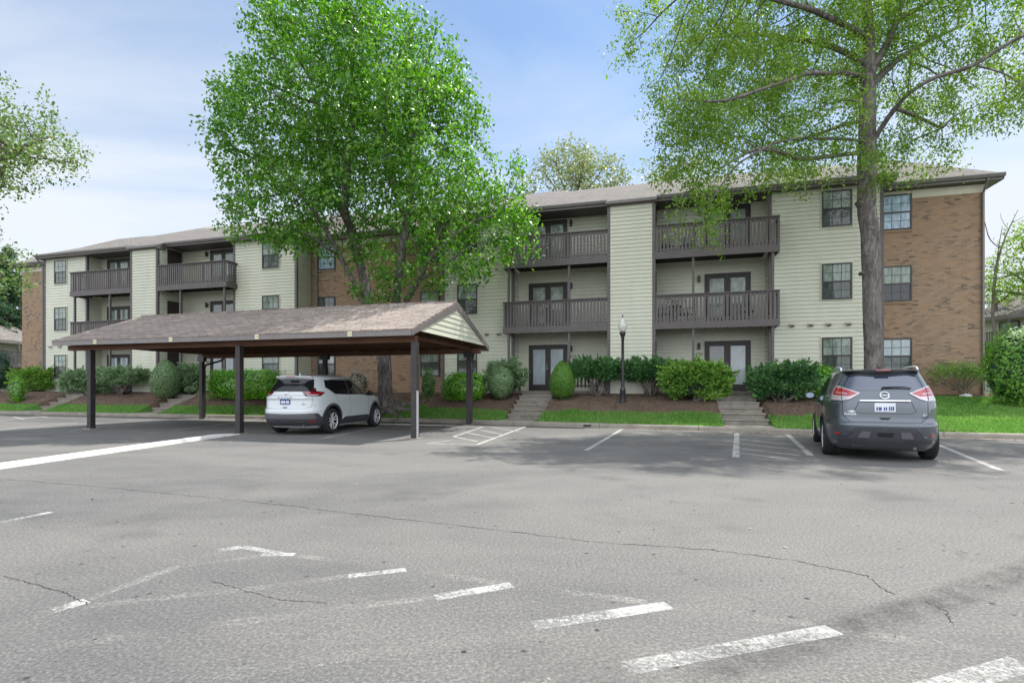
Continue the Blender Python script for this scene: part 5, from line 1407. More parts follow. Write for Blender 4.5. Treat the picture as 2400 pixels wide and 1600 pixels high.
def leaves(nodes, r, thr, per, size, spread, name, mat, parent, droop=.25, aspect=.62, seed=3, extra=None, clump=0.0):
    rg = np.random.default_rng(seed); sel = np.where(RAW < thr)[0]; base = nodes[sel]
    if clump:
        kp = np.array([mnoise.noise(Vector(p)*.85)+.6*mnoise.noise(Vector(p)*2.2) > -clump for p in base]); base = base[kp]
    if extra is not None: base = np.vstack([base, extra])
    C = np.repeat(base, per, axis=0); n = len(C); loc = np.array(parent.location)
    C = C+rg.normal(size=(n, 3))*spread-loc
    nrm = rg.normal(size=(n, 3)); nrm[:, 2] = np.abs(nrm[:, 2])*.9+.25; nrm /= np.linalg.norm(nrm, axis=1)[:, None]
    ax = rg.normal(size=(n, 3)); ax[:, 2] -= droop*2; ax -= nrm*(ax*nrm).sum(1)[:, None]; ax /= np.linalg.norm(ax, axis=1)[:, None]+1e-9
    sd_ = np.cross(nrm, ax); L = size*rg.uniform(.6, 1.35, n)[:, None]; Wd = L*aspect*rg.uniform(.8, 1.2, n)[:, None]
    a = C; b = C+ax*L*.45+sd_*Wd*.5+nrm*L*.08; c = C+ax*L-nrm*L*.12; d = C+ax*L*.45-sd_*Wd*.5+nrm*L*.08
    V = np.stack([a, b, c, d], axis=1).reshape(-1, 3); return fast_mesh(name, V, np.arange(len(V)).reshape(-1, 4), mat, parent)
def in_building(p, e=.5):
    u, w = to_uw(p.x, p.y)
    return -39 < u < 12 and w > 21.45-e and p.z < 8.9+.45*max(0, w-21.85)+e

# --- big maple behind the carport
def tree_maple():
    b = P(905, 925, 21.9); bz = hxy(b.x, b.y); b.z = bz-.1
    t = empty('maple_tree', b, 0, 'large bright green leafy tree rising behind the carport on forked stems', 'tree', 'trees in front of the building')
    Y = 21.3
    sk = [[b, P(902, 880, 21.8), P(900, 835, 21.7), P(893, 790, 21.6), P(880, 765, 21.5), P(866, 735, 21.4), P(848, 705, 21.3), P(826, 655, 21.1), P(795, 595, 20.8), P(765, 540, 20.6), P(725, 480, 20.2), P(680, 420, 20)],
          [P(866, 735, 21.4), P(855, 660, 21.5), P(838, 600, 21.6), P(825, 540, 21.8), P(795, 480, 21.9), P(768, 420, 21.8), P(750, 330, 21.6), P(745, 220, 21.5)],
          [P(795, 595, 20.8), P(765, 585, 20.2), P(735, 555, 19.8), P(700, 540, 19.4)],
          [P(825, 540, 21.8), P(805, 500, 20.8), P(812, 380, 20.2), P(830, 250, 20), P(820, 120, 20)],
          [P(893, 790, 21.6), P(915, 750, 21.3), P(931, 700, 21.0), P(935, 640, 20.8), P(940, 590, 20.6), P(955, 520, 20.6), P(962, 440, 20.8), P(968, 340, 21.1), P(990, 220, 21.3)],
          [P(915, 750, 21.3), P(945, 715, 21.0), P(985, 655, 20.5), P(1008, 600, 20.2), P(1035, 530, 20), P(1075, 460, 20)],
          [P(985, 655, 20.5), P(1040, 620, 19.9), P(1100, 575, 19.6), P(1150, 560, 19.6)],
          [P(955, 520, 20.6), P(915, 430, 20), P(900, 330, 19.7), P(900, 200, 19.7)],
          [P(1008, 600, 20.2), P(1100, 520, 19.7), P(1180, 500, 19.4), P(1250, 515, 19.3)]]
    sk = [[tuple(p) for p in q] for q in sk]
    def bl(nx, ny, YY, rx, ry, rz, w=1): p = P(nx, ny, YY); k = YY/FPX; return (p.x, p.y, p.z, rx*k, ry, rz*k, w)
    blobs = [bl(800, 210, 21, 235, 3.8, 205), bl(770, 75, 21, 165, 3.0, 90), bl(660, 330, 20.6, 150, 3.3, 150), bl(660, 470, 20, 150, 2.4, 125), bl(920, 330, 21, 215, 3.8, 210), bl(1010, 390, 20.6, 170, 3.2, 200),
             bl(1080, 520, 19.7, 165, 1.9, 140), bl(1200, 530, 19.3, 75, 1.1, 50, .8), bl(1160, 560, 19.4, 100, 1.5, 75, 1.2), bl(870, 500, 20, 200, 2.0, 110), bl(960, 610, 19.8, 110, 1.5, 90, .7), bl(1080, 640, 19.5, 75, 1.2, 60), bl(590, 270, 20.6, 70, 2.2, 55), bl(570, 370, 20.4, 80, 2.2, 70),
             bl(1180, 410, 20, 70, 1.6, 60, .8), bl(930, 90, 21, 95, 2.5, 75), bl(1010, 160, 21, 80, 2.4, 80), bl(575, 520, 20, 60, 1.6, 50), bl(690, 590, 19.6, 45, .8, 40), bl(885, 690, 20.2, 60, .8, 25, .6)]
    at = sample_crown(blobs, 11500, 5, .30, .42, lambda p: in_building(p, .1) or (p.y > 0 and p.z < 4.3))
    nodes, par = grow(sk, at, .36, 2.6, .42, 110, (0, 0, .05), 4, .14, 12500)
    r, kids = tree_radii(nodes, par, .0055, .285, 2.35)
    tree_mesh(nodes, par, r, kids, 'trunk', M['bark_grey'], t, .006, (.9, 1.2), seed=1)
    leaves(nodes, r, .019, 26, .150, .16, 'crown', M['leaf_maple'], t, .6, .60, clump=.34)
    # surface roots
    m = MB()
    for a in (-2.6, -1.9, -1.2, -.5, .3, 3.0):
        L = random.uniform(.9, 1.9); pts = []
        for k in range(7):
            q = k/6; x = b.x+math.cos(a+.25*math.sin(q*3))*(.22+L*q); y = b.y+math.sin(a+.25*math.sin(q*3))*(.22+L*q); pts.append(Vector((x, y, hxy(x, y)+.16*(1-q)**2-.01))-t.location)
        m.tube(pts, [.17*(1-k/6.3)+.02 for k in range(7)], 8)
    m.build('roots', M['bark_grey'], t, smooth=True)
tree_maple()
# --- tall oak in front of the right-hand wing
def tree_oak():
    b = P(2047, 960, 17.2); b.z = hxy(b.x, b.y)-.1; YB = 17.2
    t = empty('oak_tree', b, 0, 'tall airy oak with a knotty grey trunk behind the dark grey car', 'tree', 'trees in front of the building')
    p = lambda x, y, YY=YB: tuple(P(x, y, YY))
    sk = [[tuple(b), p(2047, 850), p(2044, 740), p(2040, 620), p(2035, 520), p(2031, 430), p(2029, 360), p(2030, 310), p(2033, 240), p(2036, 180), p(2040, 90), p(2030, 0), p(2010, -110), p(2000, -220)],
          [p(2036, 180), p(2075, 110), p(2100, 50), p(2125, -30), p(2160, -130)],
          [p(2031, 365), p(1975, 362, 16.9), p(1920, 366, 16.6), p(1870, 378, 16.3), p(1820, 352, 15.9), p(1770, 345, 15.5), p(1700, 385, 15.1), p(1660, 430, 14.9)],
          [p(2029, 345), p(1985, 326, 16.7), p(1930, 325, 16.1), p(1850, 325, 15.3), p(1790, 350, 14.8), p(1735, 375, 14.4), p(1690, 440, 14.1), p(1650, 500, 13.9)],
          [p(2030, 285), p(1990, 285, 17.6), p(1930, 310, 18.0), p(1860, 335, 18.3)],
          [p(2033, 235), p(1970, 232, 16.2), p(1900, 262, 15.2), p(1840, 300, 14.6)],
          [p(2030, 350), p(2065, 300, 16.8), p(2100, 255, 16.3), p(2130, 215, 15.8), p(2130, 160, 15.4), p(2160, 100, 15)],
          [p(2130, 215, 15.8), p(2200, 175, 15.4), p(2290, 155, 15), p(2340, 115, 14.7), p(2400, 80, 14.5), p(2470, 60, 14.3)],
          [p(2290, 155, 15), p(2350, 165, 14.7), p(2400, 200, 14.4), p(2450, 260, 14.2)],
          [p(2100, 255, 16.3), p(2140, 270, 16.6), p(2200, 300, 16.9)],
          [p(2036, 180), p(1960, 172, 16.3), p(1880, 175, 15.2), p(1800, 205, 14.4), p(1720, 235, 13.9), p(1640, 240, 13.5), p(1560, 230, 13.3)],
          [p(2033, 150), p(1960, 110, 17.8), p(1860, 90, 18.6), p(1760, 80, 19.2)],
          [p(2040, 90), p(1960, 50, 16), p(1860, 10, 15), p(1740, -20, 14.3), p(1600, -20, 13.9)],
          [p(2034, 210), p(2100, 140, 18.2), p(2190, 90, 19.2), p(2300, 40, 19.8)],
          [p(2030, 0), p(1900, -90, 16.8), p(1760, -140, 16.4)], [p(2100, 50), p(2230, -30, 16.6), p(2360, -80, 16.3)]]
    def bl(nx, ny, YY, rx, ry, rz, w=1): q = P(nx, ny, YY); k = YY/FPX; return (q.x, q.y, q.z, rx*k, ry, rz*k, w)
    blobs = [bl(1700, 200, 16.2, 185, 2.16, 120), bl(1640, 330, 14.9, 110, 1.58, 120), bl(1630, 450, 14.6, 75, 1.15, 95, 1.1), bl(1650, 540, 14.4, 38, 0.58, 60, 1.2), bl(1850, 130, 17.7, 200, 3.02, 130), bl(1800, 0, 17.2, 300, 3.17, 130),
             bl(2050, 60, 18.2, 230, 3.17, 140), bl(2200, 100, 17.7, 190, 2.74, 130), bl(2350, 120, 16.7, 130, 2.52, 140), bl(2150, 320, 17.6, 110, 1.87, 75, .8), bl(2350, 230, 16.2, 90, 1.73, 60), bl(1900, 300, 17.1, 130, 2.16, 80, .8),
             bl(1960, 390, 16.2, 160, 0.94, 28, .5), bl(1800, 420, 15.6, 100, 1.08, 50, .7), bl(1550, 60, 15.7, 90, 1.44, 60), bl(1480, -5, 15.7, 60, 1.01, 40, .8), bl(2000, -180, 18.2, 380, 3.46, 120), bl(2450, 60, 16.2, 120, 2.16, 140), bl(1600, 250, 14.4, 80, 1.30, 60), bl(1880, 330, 19.6, 120, 1.01, 70, .6)]
    at = sample_crown(blobs, 12500, 9, .44, .5, lambda q: in_building(q, .15) or q.z < 5.0)
    nodes, par = grow(sk, at, .34, 2.4, .40, 110, (0, 0, -.02), 8, .17, 14000)
    r, kids = tree_radii(nodes, par, .0048, .262, 2.35)
    tree_mesh(nodes, par, r, kids, 'trunk', M['bark_grey'], t, .0055, (.45, 1.1), seed=2)
    # drooping twigs below thin nodes
    sel = np.where(RAW < .009)[0]; rg = np.random.default_rng(4); s2 = rg.choice(sel, size=int(len(sel)*.5), replace=False); ex = []
    for k in s2:
        q = nodes[k].copy(); L = rg.uniform(.2, .75); d = rg.normal(size=2)*.12
        for j in range(4): ex.append((q[0]+d[0]*j, q[1]+d[1]*j, q[2]-L*(j+1)/4))
    leaves(nodes, r, .0135, 15, .10, .13, 'crown', M['leaf_oak'], t, .7, .5, 5, np.array(ex), .20)
    for nx, ny, s in ((2016, 476, 1), (2054, 512, 1.1), (2046, 552, .8), (2034, 597, .8), (2055, 690, .9), (2022, 640, .7), (2050, 468, .8)):
        m = MB(); q = P(nx, ny, YB-.19)-t.location
        m.tube([q+Vector((0, .12, 0)), q+Vector((0, 0, 0)), q+Vector((0, -.045, .0)), q+Vector((0, -.05, 0))], [.10*s, .075*s, .05*s, .02*s], 10)
        m.build('branch_scar', M['bark_grey'], t, smooth=True)
tree_oak()
# --- trees at the edges and behind the roofs
def simple_tree(name, b, label, cat, h, crown, n, leafmat, bark, rb, per, size, spread, seed, group=None, hole=.4, hs=.4, step=.45, thr=.02, skel=None, avoid=None, droop=.3, aspect=.6):
    t = empty(name, b, 0, label, cat, group)
    sk = skel or [[tuple(b), (b.x+.1, b.y, b.z+h*.25), (b.x-.1, b.y+.1, b.z+h*.5), (b.x+.15, b.y, b.z+h*.8)]]
    at = sample_crown(crown, n, seed, hole, hs, avoid)
    nodes, par = grow(sk, at, step, 3.2, step*1.15, 90, (0, 0, .04), seed, .15, 9000)
    r, kids = tree_radii(nodes, par, .007, rb, 2.3)
    tree_mesh(nodes, par, r, kids, 'trunk', M[bark], t, .008, (.5, .8), seed=seed)
    if per: leaves(nodes, r, thr, per, size, spread, 'crown', M[leafmat], t, droop, aspect, seed)
    return t
def blb(nx, ny, YY, rx, ry, rz, w=1): q = P(nx, ny, YY); k = YY/FPX; return (q.x, q.y, q.z, rx*k, ry, rz*k, w)
# left edge: trunk stands outside the picture, limbs reach in
b = P(-420, 960, 19); b.z = 1.0
simple_tree('oak_tree', b, 'pale green oak boughs reaching in from the left edge of the picture', 'tree', 12,
            [blb(-90, 290, 18.5, 170, 2.4, 130, 1.4), blb(15, 310, 18, 110, 2.0, 95, 1.8), blb(0, 420, 18, 95, 1.8, 75, 2.2), blb(-20, 240, 18.5, 120, 2.2, 70), blb(100, 350, 18, 80, 1.6, 60), blb(-25, 540, 17.5, 75, 1.5, 100, 3), blb(-15, 640, 17, 65, 1.1, 50, 3), blb(-200, 300, 19, 150, 3.0, 220, .3)],
            8500, 'leaf_left', 'bark_brown', .30, 16, .12, .16, 21, 'trees in front of the building', .42, .5, .36, .018,
            [[tuple(b), tuple(P(-410, 800, 19)), tuple(P(-400, 650, 19)), tuple(P(-380, 500, 19)), tuple(P(-340, 350, 19)), tuple(P(-300, 200, 19))],
             [tuple(P(-380, 500, 19)), tuple(P(-250, 430, 18.6)), tuple(P(-120, 390, 18.3)), tuple(P(-20, 380, 18)), tuple(P(60, 345, 18))],
             [tuple(P(-400, 600, 19)), tuple(P(-250, 560, 18)), tuple(P(-120, 560, 17.6)), tuple(P(-40, 600, 17.4))], [tuple(P(-250, 430, 18.6)), tuple(P(-120, 450, 18.2)), tuple(P(20, 440, 18))], [tuple(P(-340, 350, 19)), tuple(P(-200, 290, 18.6)), tuple(P(-40, 260, 18.4))]])
GB = 'trees beyond the building'
bk = lambda nx, Y: Vector(((nx-HX)*Y/FPX, Y, 1.0))
simple_tree('broadleaf_tree', bk(1335, 46), 'olive-green treetop rising over the middle of the roof ridge', 'tree', 20, [blb(1335, 420, 46, 95, 4, 75), blb(1270, 440, 46, 60, 3, 50), blb(1400, 425, 46, 80, 3.5, 45), blb(1330, 560, 46, 130, 5, 100)], 2600, 'leaf_oak_far', 'bark_brown', .4, 26, .26, .34, 31, GB, .42, .3, .7, .03)
simple_tree('broadleaf_tree', bk(1540, 48), 'olive-green treetop showing above the roof just left of the oak foliage', 'tree', 18, [blb(1550, 425, 48, 70, 3.5, 45), blb(1600, 400, 48, 70, 3.5, 45), blb(1560, 540, 48, 110, 4, 90)], 1700, 'leaf_oak_far', 'bark_brown', .4, 24, .26, .34, 32, GB, .42, .3, .7, .03)
simple_tree('broadleaf_tree', bk(60, 52), 'dark spreading tree low behind the left end of the building', 'tree', 14, [blb(20, 720, 52, 95, 4, 70), blb(-40, 680, 52, 80, 4, 90)], 1400, 'leaf_pine', 'bark_brown', .3, 16, .26, .4, 33, GB, .3, .3, .7, .03)
simple_tree('bare_tree', bk(2332, 34), 'leafless tree with thin dark branches beyond the right brick corner', 'tree', 10.5, [blb(2340, 545, 34, 45, 1.6, 65), blb(2325, 600, 34, 32, 1.5, 60), blb(2370, 545, 34, 40, 1.6, 62)], 2200, 'leaf_oak', 'bark_brown', .085, 0, .1, .1, 34, GB, .3, .5, .42, .02)
simple_tree('broadleaf_tree', bk(2440, 33), 'full green tree at the right edge above the neighbouring roof', 'tree', 10, [blb(2420, 620, 33, 75, 2.5, 80), blb(2380, 665, 33, 50, 2.2, 50), blb(2460, 560, 33, 70, 3, 70)], 2300, 'leaf_oak', 'bark_brown', .25, 16, .17, .24, 35, GB, .3, .4, .5, .03)
simple_tree('broadleaf_tree', bk(2330, 36), 'light green sapling behind the neighbouring roof under the bare tree', 'tree', 8, [blb(2335, 660, 36, 38, 1.8, 45), blb(2350, 690, 36, 60, 1.8, 35)], 1300, 'leaf_oak', 'bark_brown', .15, 14, .16, .22, 36, GB, .38, .4, .5, .03)
def pine(b, h, rad, label, seed):
    t = empty('pine_tree', b, 0, label, 'pine tree', GB); m = MB(); m.tube([(0, 0, 0), (0, 0, h*.5), (0, 0, h)], [.25, .16, .03], 10); m.build('trunk', M['bark_brown'], t, smooth=True)
    rg = np.random.default_rng(seed); P_ = []; D = []
    br = MB(); z = h*.12
    while z < h*.97:
        for k in range(6):
            a = rg.uniform(0, 2*PI); L = rad*(1-(z/h)**1.3)*rg.uniform(.6, 1.1); e = np.array([math.cos(a), math.sin(a), 0]); n = int(L/.13)+2
            br.tube([(0, 0, z), tuple(e*L*.5+np.array([0, 0, z+.05*L])), tuple(e*L+np.array([0, 0, z-.12*L]))], [.04, .025, .008], 4)
            for j in range(n):
                q = (j+1)/n
                for _ in range(7): P_.append(e*L*q+np.array([0, 0, z+.1*L*q-.22*L*q*q])+rg.normal(size=3)*[.14, .14, .10]); D.append(e+rg.normal(size=3)*.6)
        z += h*.028
    br.build('branches', M['bark_brown'], t)
    needles(np.array(P_), np.array(D), .26, .035, 'foliage', M['leaf_pine'], t, seed)
def needles(P_, D, L, w, name, mat, parent, seed, k=2):
    rg = np.random.default_rng(seed); n = len(P_)*k; C = np.repeat(P_, k, axis=0); d = np.repeat(D, k, axis=0)+rg.normal(size=(n, 3))*.45
    d /= np.linalg.norm(d, axis=1)[:, None]+1e-9; s = np.cross(d, rg.normal(size=(n, 3))); s /= np.linalg.norm(s, axis=1)[:, None]+1e-9
    L = L*rg.uniform(.6, 1.3, n)[:, None]; w = w*rg.uniform(.7, 1.4, n)[:, None]
    V = np.stack([C-s*w*.4, C+d*L*.5-s*w, C+d*L, C+d*L*.5+s*w], axis=1).reshape(-1, 3)
    return fast_mesh(name, V, np.arange(len(V)).reshape(-1, 4), mat, parent)
pine(bk(18, 47), 13.0, 3.2, 'tall dark pine behind the left brick end of the building', 41)
pine(bk(-45, 44), 12.0, 3.4, 'dark pine at the left edge beside the neighbouring roof', 42)

# ------------------------------------------------------------------ shrubs
def shell_points(n, seed, rad, amp, fs, inner=.12, zmin=-1.0, top=1.0):
    rg = np.random.default_rng(seed); d = rg.normal(size=(n, 3)); d /= np.linalg.norm(d, axis=1)[:, None]
    d = d[d[:, 2] > zmin]; out = []; nn = []
    for v in d:
        f = 1+amp*mnoise.noise(Vector(v*fs)+Vector((seed, 0, 0)))+amp*.5*mnoise.noise(Vector(v*fs*2.7)+Vector((0, seed, 0)))
        k = f*(1-inner*rg.random()**1.5); out.append(v*k*rad); nn.append(v/np.array(rad))
    nn = np.array(nn); nn /= np.linalg.norm(nn, axis=1)[:, None]; return np.array(out), nn
def leaf_shell(P_, Nn, size, aspect, name, mat, parent, seed, tilt=.55):
    rg = np.random.default_rng(seed); n = len(P_); nr = Nn+rg.normal(size=(n, 3))*tilt; nr /= np.linalg.norm(nr, axis=1)[:, None]
    ax = rg.normal(size=(n, 3)); ax -= nr*(ax*nr).sum(1)[:, None]; ax /= np.linalg.norm(ax, axis=1)[:, None]; s = np.cross(nr, ax)
    L = size*rg.uniform(.6, 1.35, n)[:, None]; Wd = L*aspect
    V = np.stack([P_-ax*L*.5, P_+s*Wd*.5+nr*L*.06, P_+ax*L*.5, P_-s*Wd*.5+nr*L*.06], axis=1).reshape(-1, 3)
    return fast_mesh(name, V, np.arange(len(V)).reshape(-1, 4), mat, parent)
def core_mesh(parent, ctr, rad, seed, mat, k=.80, amp=.10, fs=2.0):  # solid dark filler core; deep green painted for the shaded inside
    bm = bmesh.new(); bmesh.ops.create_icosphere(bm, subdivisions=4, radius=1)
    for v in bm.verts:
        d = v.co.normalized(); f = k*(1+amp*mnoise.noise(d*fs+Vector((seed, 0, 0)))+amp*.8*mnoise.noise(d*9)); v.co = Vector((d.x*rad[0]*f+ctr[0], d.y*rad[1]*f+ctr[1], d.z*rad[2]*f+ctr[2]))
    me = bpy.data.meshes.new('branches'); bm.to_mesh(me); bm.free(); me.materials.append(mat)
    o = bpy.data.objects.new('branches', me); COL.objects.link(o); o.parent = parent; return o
def base_at(nx0, nx1, ny1, dY=0, w=None):
    """ground point for a shrub whose foot shows at column (nx0+nx1)/2; w = depth in the building frame"""
    nx = (nx0+nx1)/2; t = (nx-HX)/FPX
    if w > 100:
        best = None; row = w; ww = 22.4
        while ww > 17.5:
            Y = ww/(t*ST+CT); x = t*Y; py = HY+(CAMZ-hxy(x, Y))*FPX/Y
            if best is None or abs(py-row) < best[0]: best = (abs(py-row), ww)
            ww -= .1
        w = best[1]
    Y = w/(t*ST+CT); x = t*Y; return Vector((x, Y, hxy(x, Y)))
def sheared(nx0, nx1, ny0, w, label, name='clipped_shrub', mat='leaf_box', size=.05, n=9000, amp=.05, shape='ball', cat='shrub', group='clipped shrubs along the building', aspect=.6, seed=1, depth=1.0):
    b = base_at(nx0, nx1, 0, w=w); k = b.y/FPX; rx = (nx1-nx0)/2*k; ztop = CAMZ-(ny0-HY)*k; H = ztop-b.z
    t = empty(name, b, -TH, label, cat, group)
    rad = np.array([rx, rx*depth, H*.52])
    Pn, Nn = shell_points(n, seed, rad, amp, 2.2, .14)
    if shape == 'egg': f = 1-.30*np.clip(Pn[:, 2]/rad[2], -1, 1)-.10*(Pn[:, 2]/rad[2])**2; Pn[:, 0] *= f; Pn[:, 1] *= f
    if shape == 'flat': 
        q = Pn/rad; m_ = np.maximum(np.abs(q).max(1), .6); s = (np.linalg.norm(q, axis=1)/m_)[:, None]**.75; Pn = Pn*s
    Pn[:, 2] += H*.50
    leaf_shell(Pn, Nn, size, aspect, 'foliage', M[mat], t, seed)
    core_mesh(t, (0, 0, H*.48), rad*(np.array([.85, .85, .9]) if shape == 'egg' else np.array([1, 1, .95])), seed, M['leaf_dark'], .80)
    m = MB(); 
    for q in range(4): a = q*1.7+seed; m.tube([(.05*math.cos(a), .05*math.sin(a), -.05), (.12*math.cos(a), .12*math.sin(a), H*.25), (.25*rx*math.cos(a), .25*rx*math.sin(a), H*.5)], [.03, .025, .015], 5)
    m.build('stem', M['bark_brown'], t)
    return t
def juniper(nx0, nx1, ny0, w, label, mat='leaf_juniper', lobes=9, n=90, leggy=.0, seed=1, name='juniper_bush', depth=.55, sz=.12, group='junipers along the building', slope=0.0, fill=None):
    b = base_at(nx0, nx1, 0, w=w); k = b.y/FPX; rx = (nx1-nx0)/2*k*.93; H = CAMZ-(ny0-HY)*k-b.z
    t = empty(name, b, -TH, label, 'shrub', group); rg = np.random.default_rng(seed); P_ = []; D = []; m = MB()
    z0 = H*leggy
    for i in range(lobes*6):
        x = rg.uniform(-.88, .88)*rx; y = rg.uniform(-1, 1)*rx*depth; q = math.sqrt(max(0, 1-(x/rx)**2*.8)); zt = z0+(H-z0)*(.35+.65*q*rg.uniform(.55, 1.0)) + slope*x
        zc = zt-rg.uniform(.08, .25)*(H-z0) if i % 3 == 0 else rg.uniform(z0+.1*H, zt)
        zc = min(zc, H*.80)
        rl = rg.uniform(.16, .30)*min(rx, H)*1.0
        out = np.array([x*.8, y*.8, .35*H]); out /= np.linalg.norm(out)
        for _ in range(n):
            d = rg.normal(size=3); d /= np.linalg.norm(d); rr_ = rl*rg.random()**.4
            P_.append(np.array([x, y, zc])+d*rr_*np.array([1.25, 1.1, .62])); D.append(d*.8+out*.9+np.array([0, 0, .15]))
        if zc > z0+.25*(H-z0):
            for _s in range(4):          # feathery shoots standing out of the mass
                e = rg.normal(size=3); e[2] = abs(e[2])*.55; e = e/np.linalg.norm(e)+out*.5; Ls = rg.uniform(.06, .20)
                for j in range(9): P_.append(np.array([x, y, zc])+e*(rl*.6+Ls*j/8)+rg.normal(size=3)*.015); D.append(e+rg.normal(size=3)*.25)
        if i % 5 == 0:
            x0, y0 = rg.normal(size=2)*.08
            m.tube([(x0, y0, -.05), (x0+(x-x0)*.35+rg.normal()*.05, y0+(y-y0)*.35, z0*.55+.08), (x0+(x-x0)*.7, y*.7+rg.normal()*.06, (z0+zc)/2), (x, y, zc)], [.042, .034, .024, .010], 5)
    m.build('stem', M['bark_brown'], t, smooth=True)
    needles(np.array(P_), np.array(D), sz*1.25, .030, 'foliage', M[mat], t, seed, 2)
    if leggy < .15:
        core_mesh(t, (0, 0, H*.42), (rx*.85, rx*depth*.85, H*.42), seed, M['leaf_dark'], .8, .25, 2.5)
    return t
def laurel(nx0, nx1, ny0, w, label, n=7000, seed=1, size=.10, mat='leaf_laurel', name='laurel_bush', depth=.7, amp=.12, boxy=.6, group='laurels along the building'):
    b = base_at(nx0, nx1, 0, w=w); k = b.y/FPX; rx = (nx1-nx0)/2*k; H = CAMZ-(ny0-HY)*k-b.z
    t = empty(name, b, -TH, label, 'shrub', group); rad = np.array([rx, min(rx*depth, .9), H*.55])
    Pn, Nn = shell_points(n, seed, rad, amp, 3.0, .38)
    q = Pn/rad; mx = np.maximum(np.abs(q).max(1), .5); Pn = Pn*((np.linalg.norm(q, axis=1)/mx)[:, None]**boxy)*.93; Pn[:, 2] += H*.47
    rg = np.random.default_rng(seed+1); up = rg.random(len(Pn)) < .25; Pn[up, 2] += rg.uniform(0, .10, up.sum())*(Pn[up, 2] > H*.8)
    leaf_shell(Pn, Nn*.6+np.array([0, 0, .3]), size, .45, 'foliage', M[mat], t, seed, .8)
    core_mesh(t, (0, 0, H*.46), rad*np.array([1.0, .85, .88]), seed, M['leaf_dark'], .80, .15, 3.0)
    m = MB()
    for q in range(5): a = q*1.3+seed; m.tube([(.3*rx*math.cos(a)*.4, .06*math.sin(a), -.05), (.4*rx*math.cos(a), .12*math.sin(a), H*.5)], [.025, .015], 5)
    m.build('stem', M['bark_brown'], t); return t
# right-hand block (photograph columns; w = depth)
laurel(1033, 1145, 872, 936, 'bright green glossy round bush behind the right rear carport post', 6500, 1)
juniper(1140, 1232, 842, 925, 'yellow-green feathery juniper spreading behind the pale ball shrub', 'leaf_juniper_pale', 6, 80, .05, 2)
sheared(1141, 1206, 856, 936, 'pale variegated ball-shaped shrub left of the steps to unit 419', 'clipped_shrub', 'leaf_variegated', .055, 9500, .05, 'ball', seed=3)
sheared(1287, 1349, 846, 934, 'dark green egg-shaped clipped shrub right of the steps to unit 419', 'clipped_shrub', 'leaf_box', .042, 12000, .04, 'egg', seed=4)
juniper(1335, 1462, 842, 927, 'dark leggy juniper hedge between the egg-shaped shrub and the lamp post', 'leaf_juniper', 9, 85, .40, 5, depth=.35)
juniper(1462, 1585, 842, 927, 'dark juniper with bare forked trunks just right of the lamp post', 'leaf_juniper', 9, 85, .36, 6, depth=.4)
juniper(1550, 1705, 846, 938, 'broad light green juniper mound left of the steps to unit 420', 'leaf_juniper_green', 12, 110, .05, 7, depth=.5)
juniper(1770, 1900, 850, 940, 'dark green juniper mound between the steps to unit 420 and the grey car', 'leaf_juniper', 11, 110, .04, 8, depth=.5)
laurel(1885, 1965, 856, 934, 'glossy laurel with yellow-green tips rising behind the grey car', 3800, 9, .10, amp=.25, boxy=.3)
laurel(1846, 1885, 878, 20.6, 'small dried pinkish shrub against the siding between juniper and laurel', 1800, 10, .05, 'leaf_pink', 'dried_shrub', group=None)
# far right
laurel(2318, 2470, 765, 20.4, 'large loose green shrub at the right edge of the picture', 9000, 12, .11, 'leaf_box', 'broadleaf_shrub', .8, .30, .3, group='loose shrubs at the right')
juniper(2300, 2385, 800, 24.5, 'feathery dark evergreen behind the large shrub at the right edge', 'leaf_juniper', 7, 90, .0, 13, depth=.6)
# pruned shrub by the brick corner: open stems with a flat head
def pruned():
    b = base_at(2225, 2290, 0, w=924); k = b.y/FPX
    t = empty('pruned_shrub', b, -TH, 'flat-headed pruned shrub on open stems before the right brick corner', 'shrub', 'loose shrubs at the right')
    m = MB(); rg = np.random.default_rng(15); P_ = []
    H = CAMZ-(845-HY)*k-b.z
    for i in range(26):
        x = rg.uniform(-.75, .65); y = rg.uniform(-.5, .5); z = H*rg.uniform(.55, .93)*(1-.15*abs(x))
        m.tube([(rg.normal()*.04, rg.normal()*.04, -.03), (x*.3, y*.3, z*.4), (x*.75, y*.8, z*.75), (x, y, z)], [.022, .018, .012, .006], 5)
        for _ in range(120): P_.append(np.array([x, y, z])+rg.normal(size=3)*[.16, .15, .12])
    m.tube([(0, 0, .1), (-.35, 0, .38), (-.7, .05, .42), (-.95, 0, .52)], [.022, .018, .012, .007], 6); m.tube([(-.5, 0, .4), (-.8, 0, .36), (-1.0, 0, .40)], [.014, .010, .006], 5)
    m.build('stem', M['stem_pale'], t); P_ = np.array(P_); Nn = np.tile(np.array([0, -.2, .8]), (len(P_), 1)); leaf_shell(P_, Nn, .065, .5, 'foliage', M['leaf_juniper_green'], t, 16, .9)
pruned()
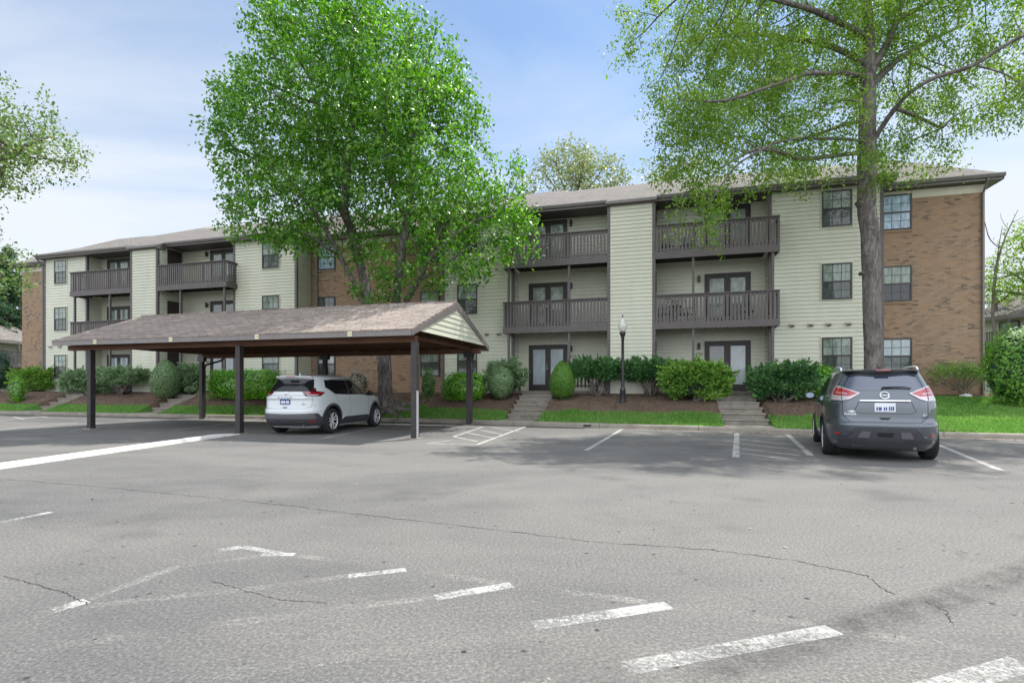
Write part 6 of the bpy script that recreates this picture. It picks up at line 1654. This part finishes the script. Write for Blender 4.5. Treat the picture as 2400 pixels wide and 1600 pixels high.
# middle
laurel(985, 1023, 862, 20.8, 'small rounded bush against the brick between the right carport posts', 1600, 17, .06, 'leaf_box', 'small_shrub', group=None, amp=.2)
laurel(806, 868, 864, 21.8, 'dried cream flower heads of a shrub behind the white car', 2600, 18, .07, 'leaf_pink', 'dried_shrub', group=None, amp=.3)
laurel(476, 672, 867, 931, 'long bright green glossy hedge seen under the carport', 15000, 19, .11, depth=.5, amp=.06, boxy=.95, name='laurel_hedge')
juniper(410, 478, 848, 21.0, 'grey-green juniper between the pointed shrub and the rear carport post', 'leaf_juniper_pale', 7, 90, .08, 20)
sheared(355, 422, 843, 935, 'tall pointed pale green clipped shrub seen left of the rear carport post', 'clipped_shrub', 'leaf_variegated', .06, 10000, .05, 'egg', seed=21)
juniper(225, 352, 866, 20.8, 'pale spreading juniper on bare twisted trunks behind the left carport post', 'leaf_juniper_pale', 10, 85, .36, 22, depth=.4)
juniper(140, 262, 868, 20.9, 'grey-green juniper left of the left carport post', 'leaf_juniper_pale', 9, 90, .2, 23, depth=.45)
juniper(28, 150, 864, 922, 'rounded green juniper in front of the left brick end', 'leaf_juniper_green', 10, 100, .04, 24, depth=.55)
laurel(20, 60, 885, 19.6, 'low glossy laurel clump at the foot of the left rounded juniper', 1800, 25, .09)
laurel(-90, 46, 812, 23.0, 'tall dark broadleaf shrub at the left edge before the neighbouring balconies', 8000, 26, .12, 'leaf_dark', 'broadleaf_shrub', .7, .25, .3, group=None)
# ------------------------------------------------------------------ neighbouring buildings and cables
def neighbour(nx0, nx1, Y0, Y1, zr, ze, zf, label, wins, seed=0):
    a = P(nx0, 906, Y0); b = P(nx1, 906, Y1); a.z = b.z = 0; d = (b-a); L = d.length; d.normalize(); rz = math.atan2(d.y, d.x)
    t = empty('apartment_building', Vector((a.x, a.y, 1.0)), rz, label, 'apartment building', 'neighbouring apartment buildings')
    m = MB(); m.box(0, L, 0, 10, -.3, ze-1); m.build('wall', M['siding'], t)
    m = MB(); m.quad((-.6, -.8, ze-1), (L+.6, -.8, ze-1), (L+.6, 4.6, zr-1), (-.6, 4.6, zr-1)); m.quad((L+.6, 10.8, ze-1), (-.6, 10.8, ze-1), (-.6, 4.6, zr-1), (L+.6, 4.6, zr-1)); m.quad((-.6, -.8, ze-1.02), (-.6, 10.8, ze-1.02), (L+.6, 10.8, ze-1.02), (L+.6, -.8, ze-1.02))
    m.build('roof', M['shingle'], t)
    m = MB(); m.box(-.6, L+.6, -.92, -.81, ze-1.22, ze-.98); m.build('fascia', M['gutter'], t)
    for x, z in wins:
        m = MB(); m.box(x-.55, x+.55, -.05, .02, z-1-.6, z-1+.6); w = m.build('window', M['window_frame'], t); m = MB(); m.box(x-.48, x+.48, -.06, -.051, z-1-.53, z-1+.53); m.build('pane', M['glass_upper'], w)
    zr_ = zf-1; m = MB(); m.box(.2, L-.2, -1.3, -1.26, zr_-.3, zr_); x = .2
    while x < L-.2: m.box(x, x+.08, -1.3, -1.27, zr_, zr_+.95); x += .14
    m.box(.2, L-.2, -1.33, -1.22, zr_+.95, zr_+1.0); m.box(.2, L-.2, -1.25, -.001, zr_-.12, zr_-.02)
    m.build('balcony', M['trim'], t)
    for x in (.3, L*.35, L*.7, L-.3):
        m = MB(); m.box(x-.06, x+.06, -1.2, -1.08, -.2, ze-1.2); m.build('post', M['trim'], t)
    return t
neighbour(2300, 2600, 36, 30, 8.1, 5.9, 3.9, 'low neighbouring apartment block with a grey-brown roof beyond the right brick corner', [(1.6, 5.0), (4.2, 5.0), (1.6, 2.4)])
neighbour(-260, 92, 34, 46, 7.6, 5.0, 3.2, 'low neighbouring apartment block with a brown roof behind the left brick end', [(2.0, 4.1), (12.6, 4.1), (15.0, 4.1)])
def cable(a, b, sag, label):
    m = MB(); pts = []; mid = (a+b)/2
    for k in range(15):
        q = k/14; p = a.lerp(b, q); p.z -= sag*4*q*(1-q); pts.append(p-mid)
    m.tube(pts, .022, 5); o = m.build('utility_cable', M['metal_black']); o.location = mid; setp(o, label, 'cable', 'utility cables')
cable(P(2250, 655, 30), P(2560, 575, 27), .5, 'thin dark cable crossing before the trees at the right edge')
cable(P(-200, 715, 40), P(120, 742, 44), .4, 'thin dark cable before the pines at the left edge')
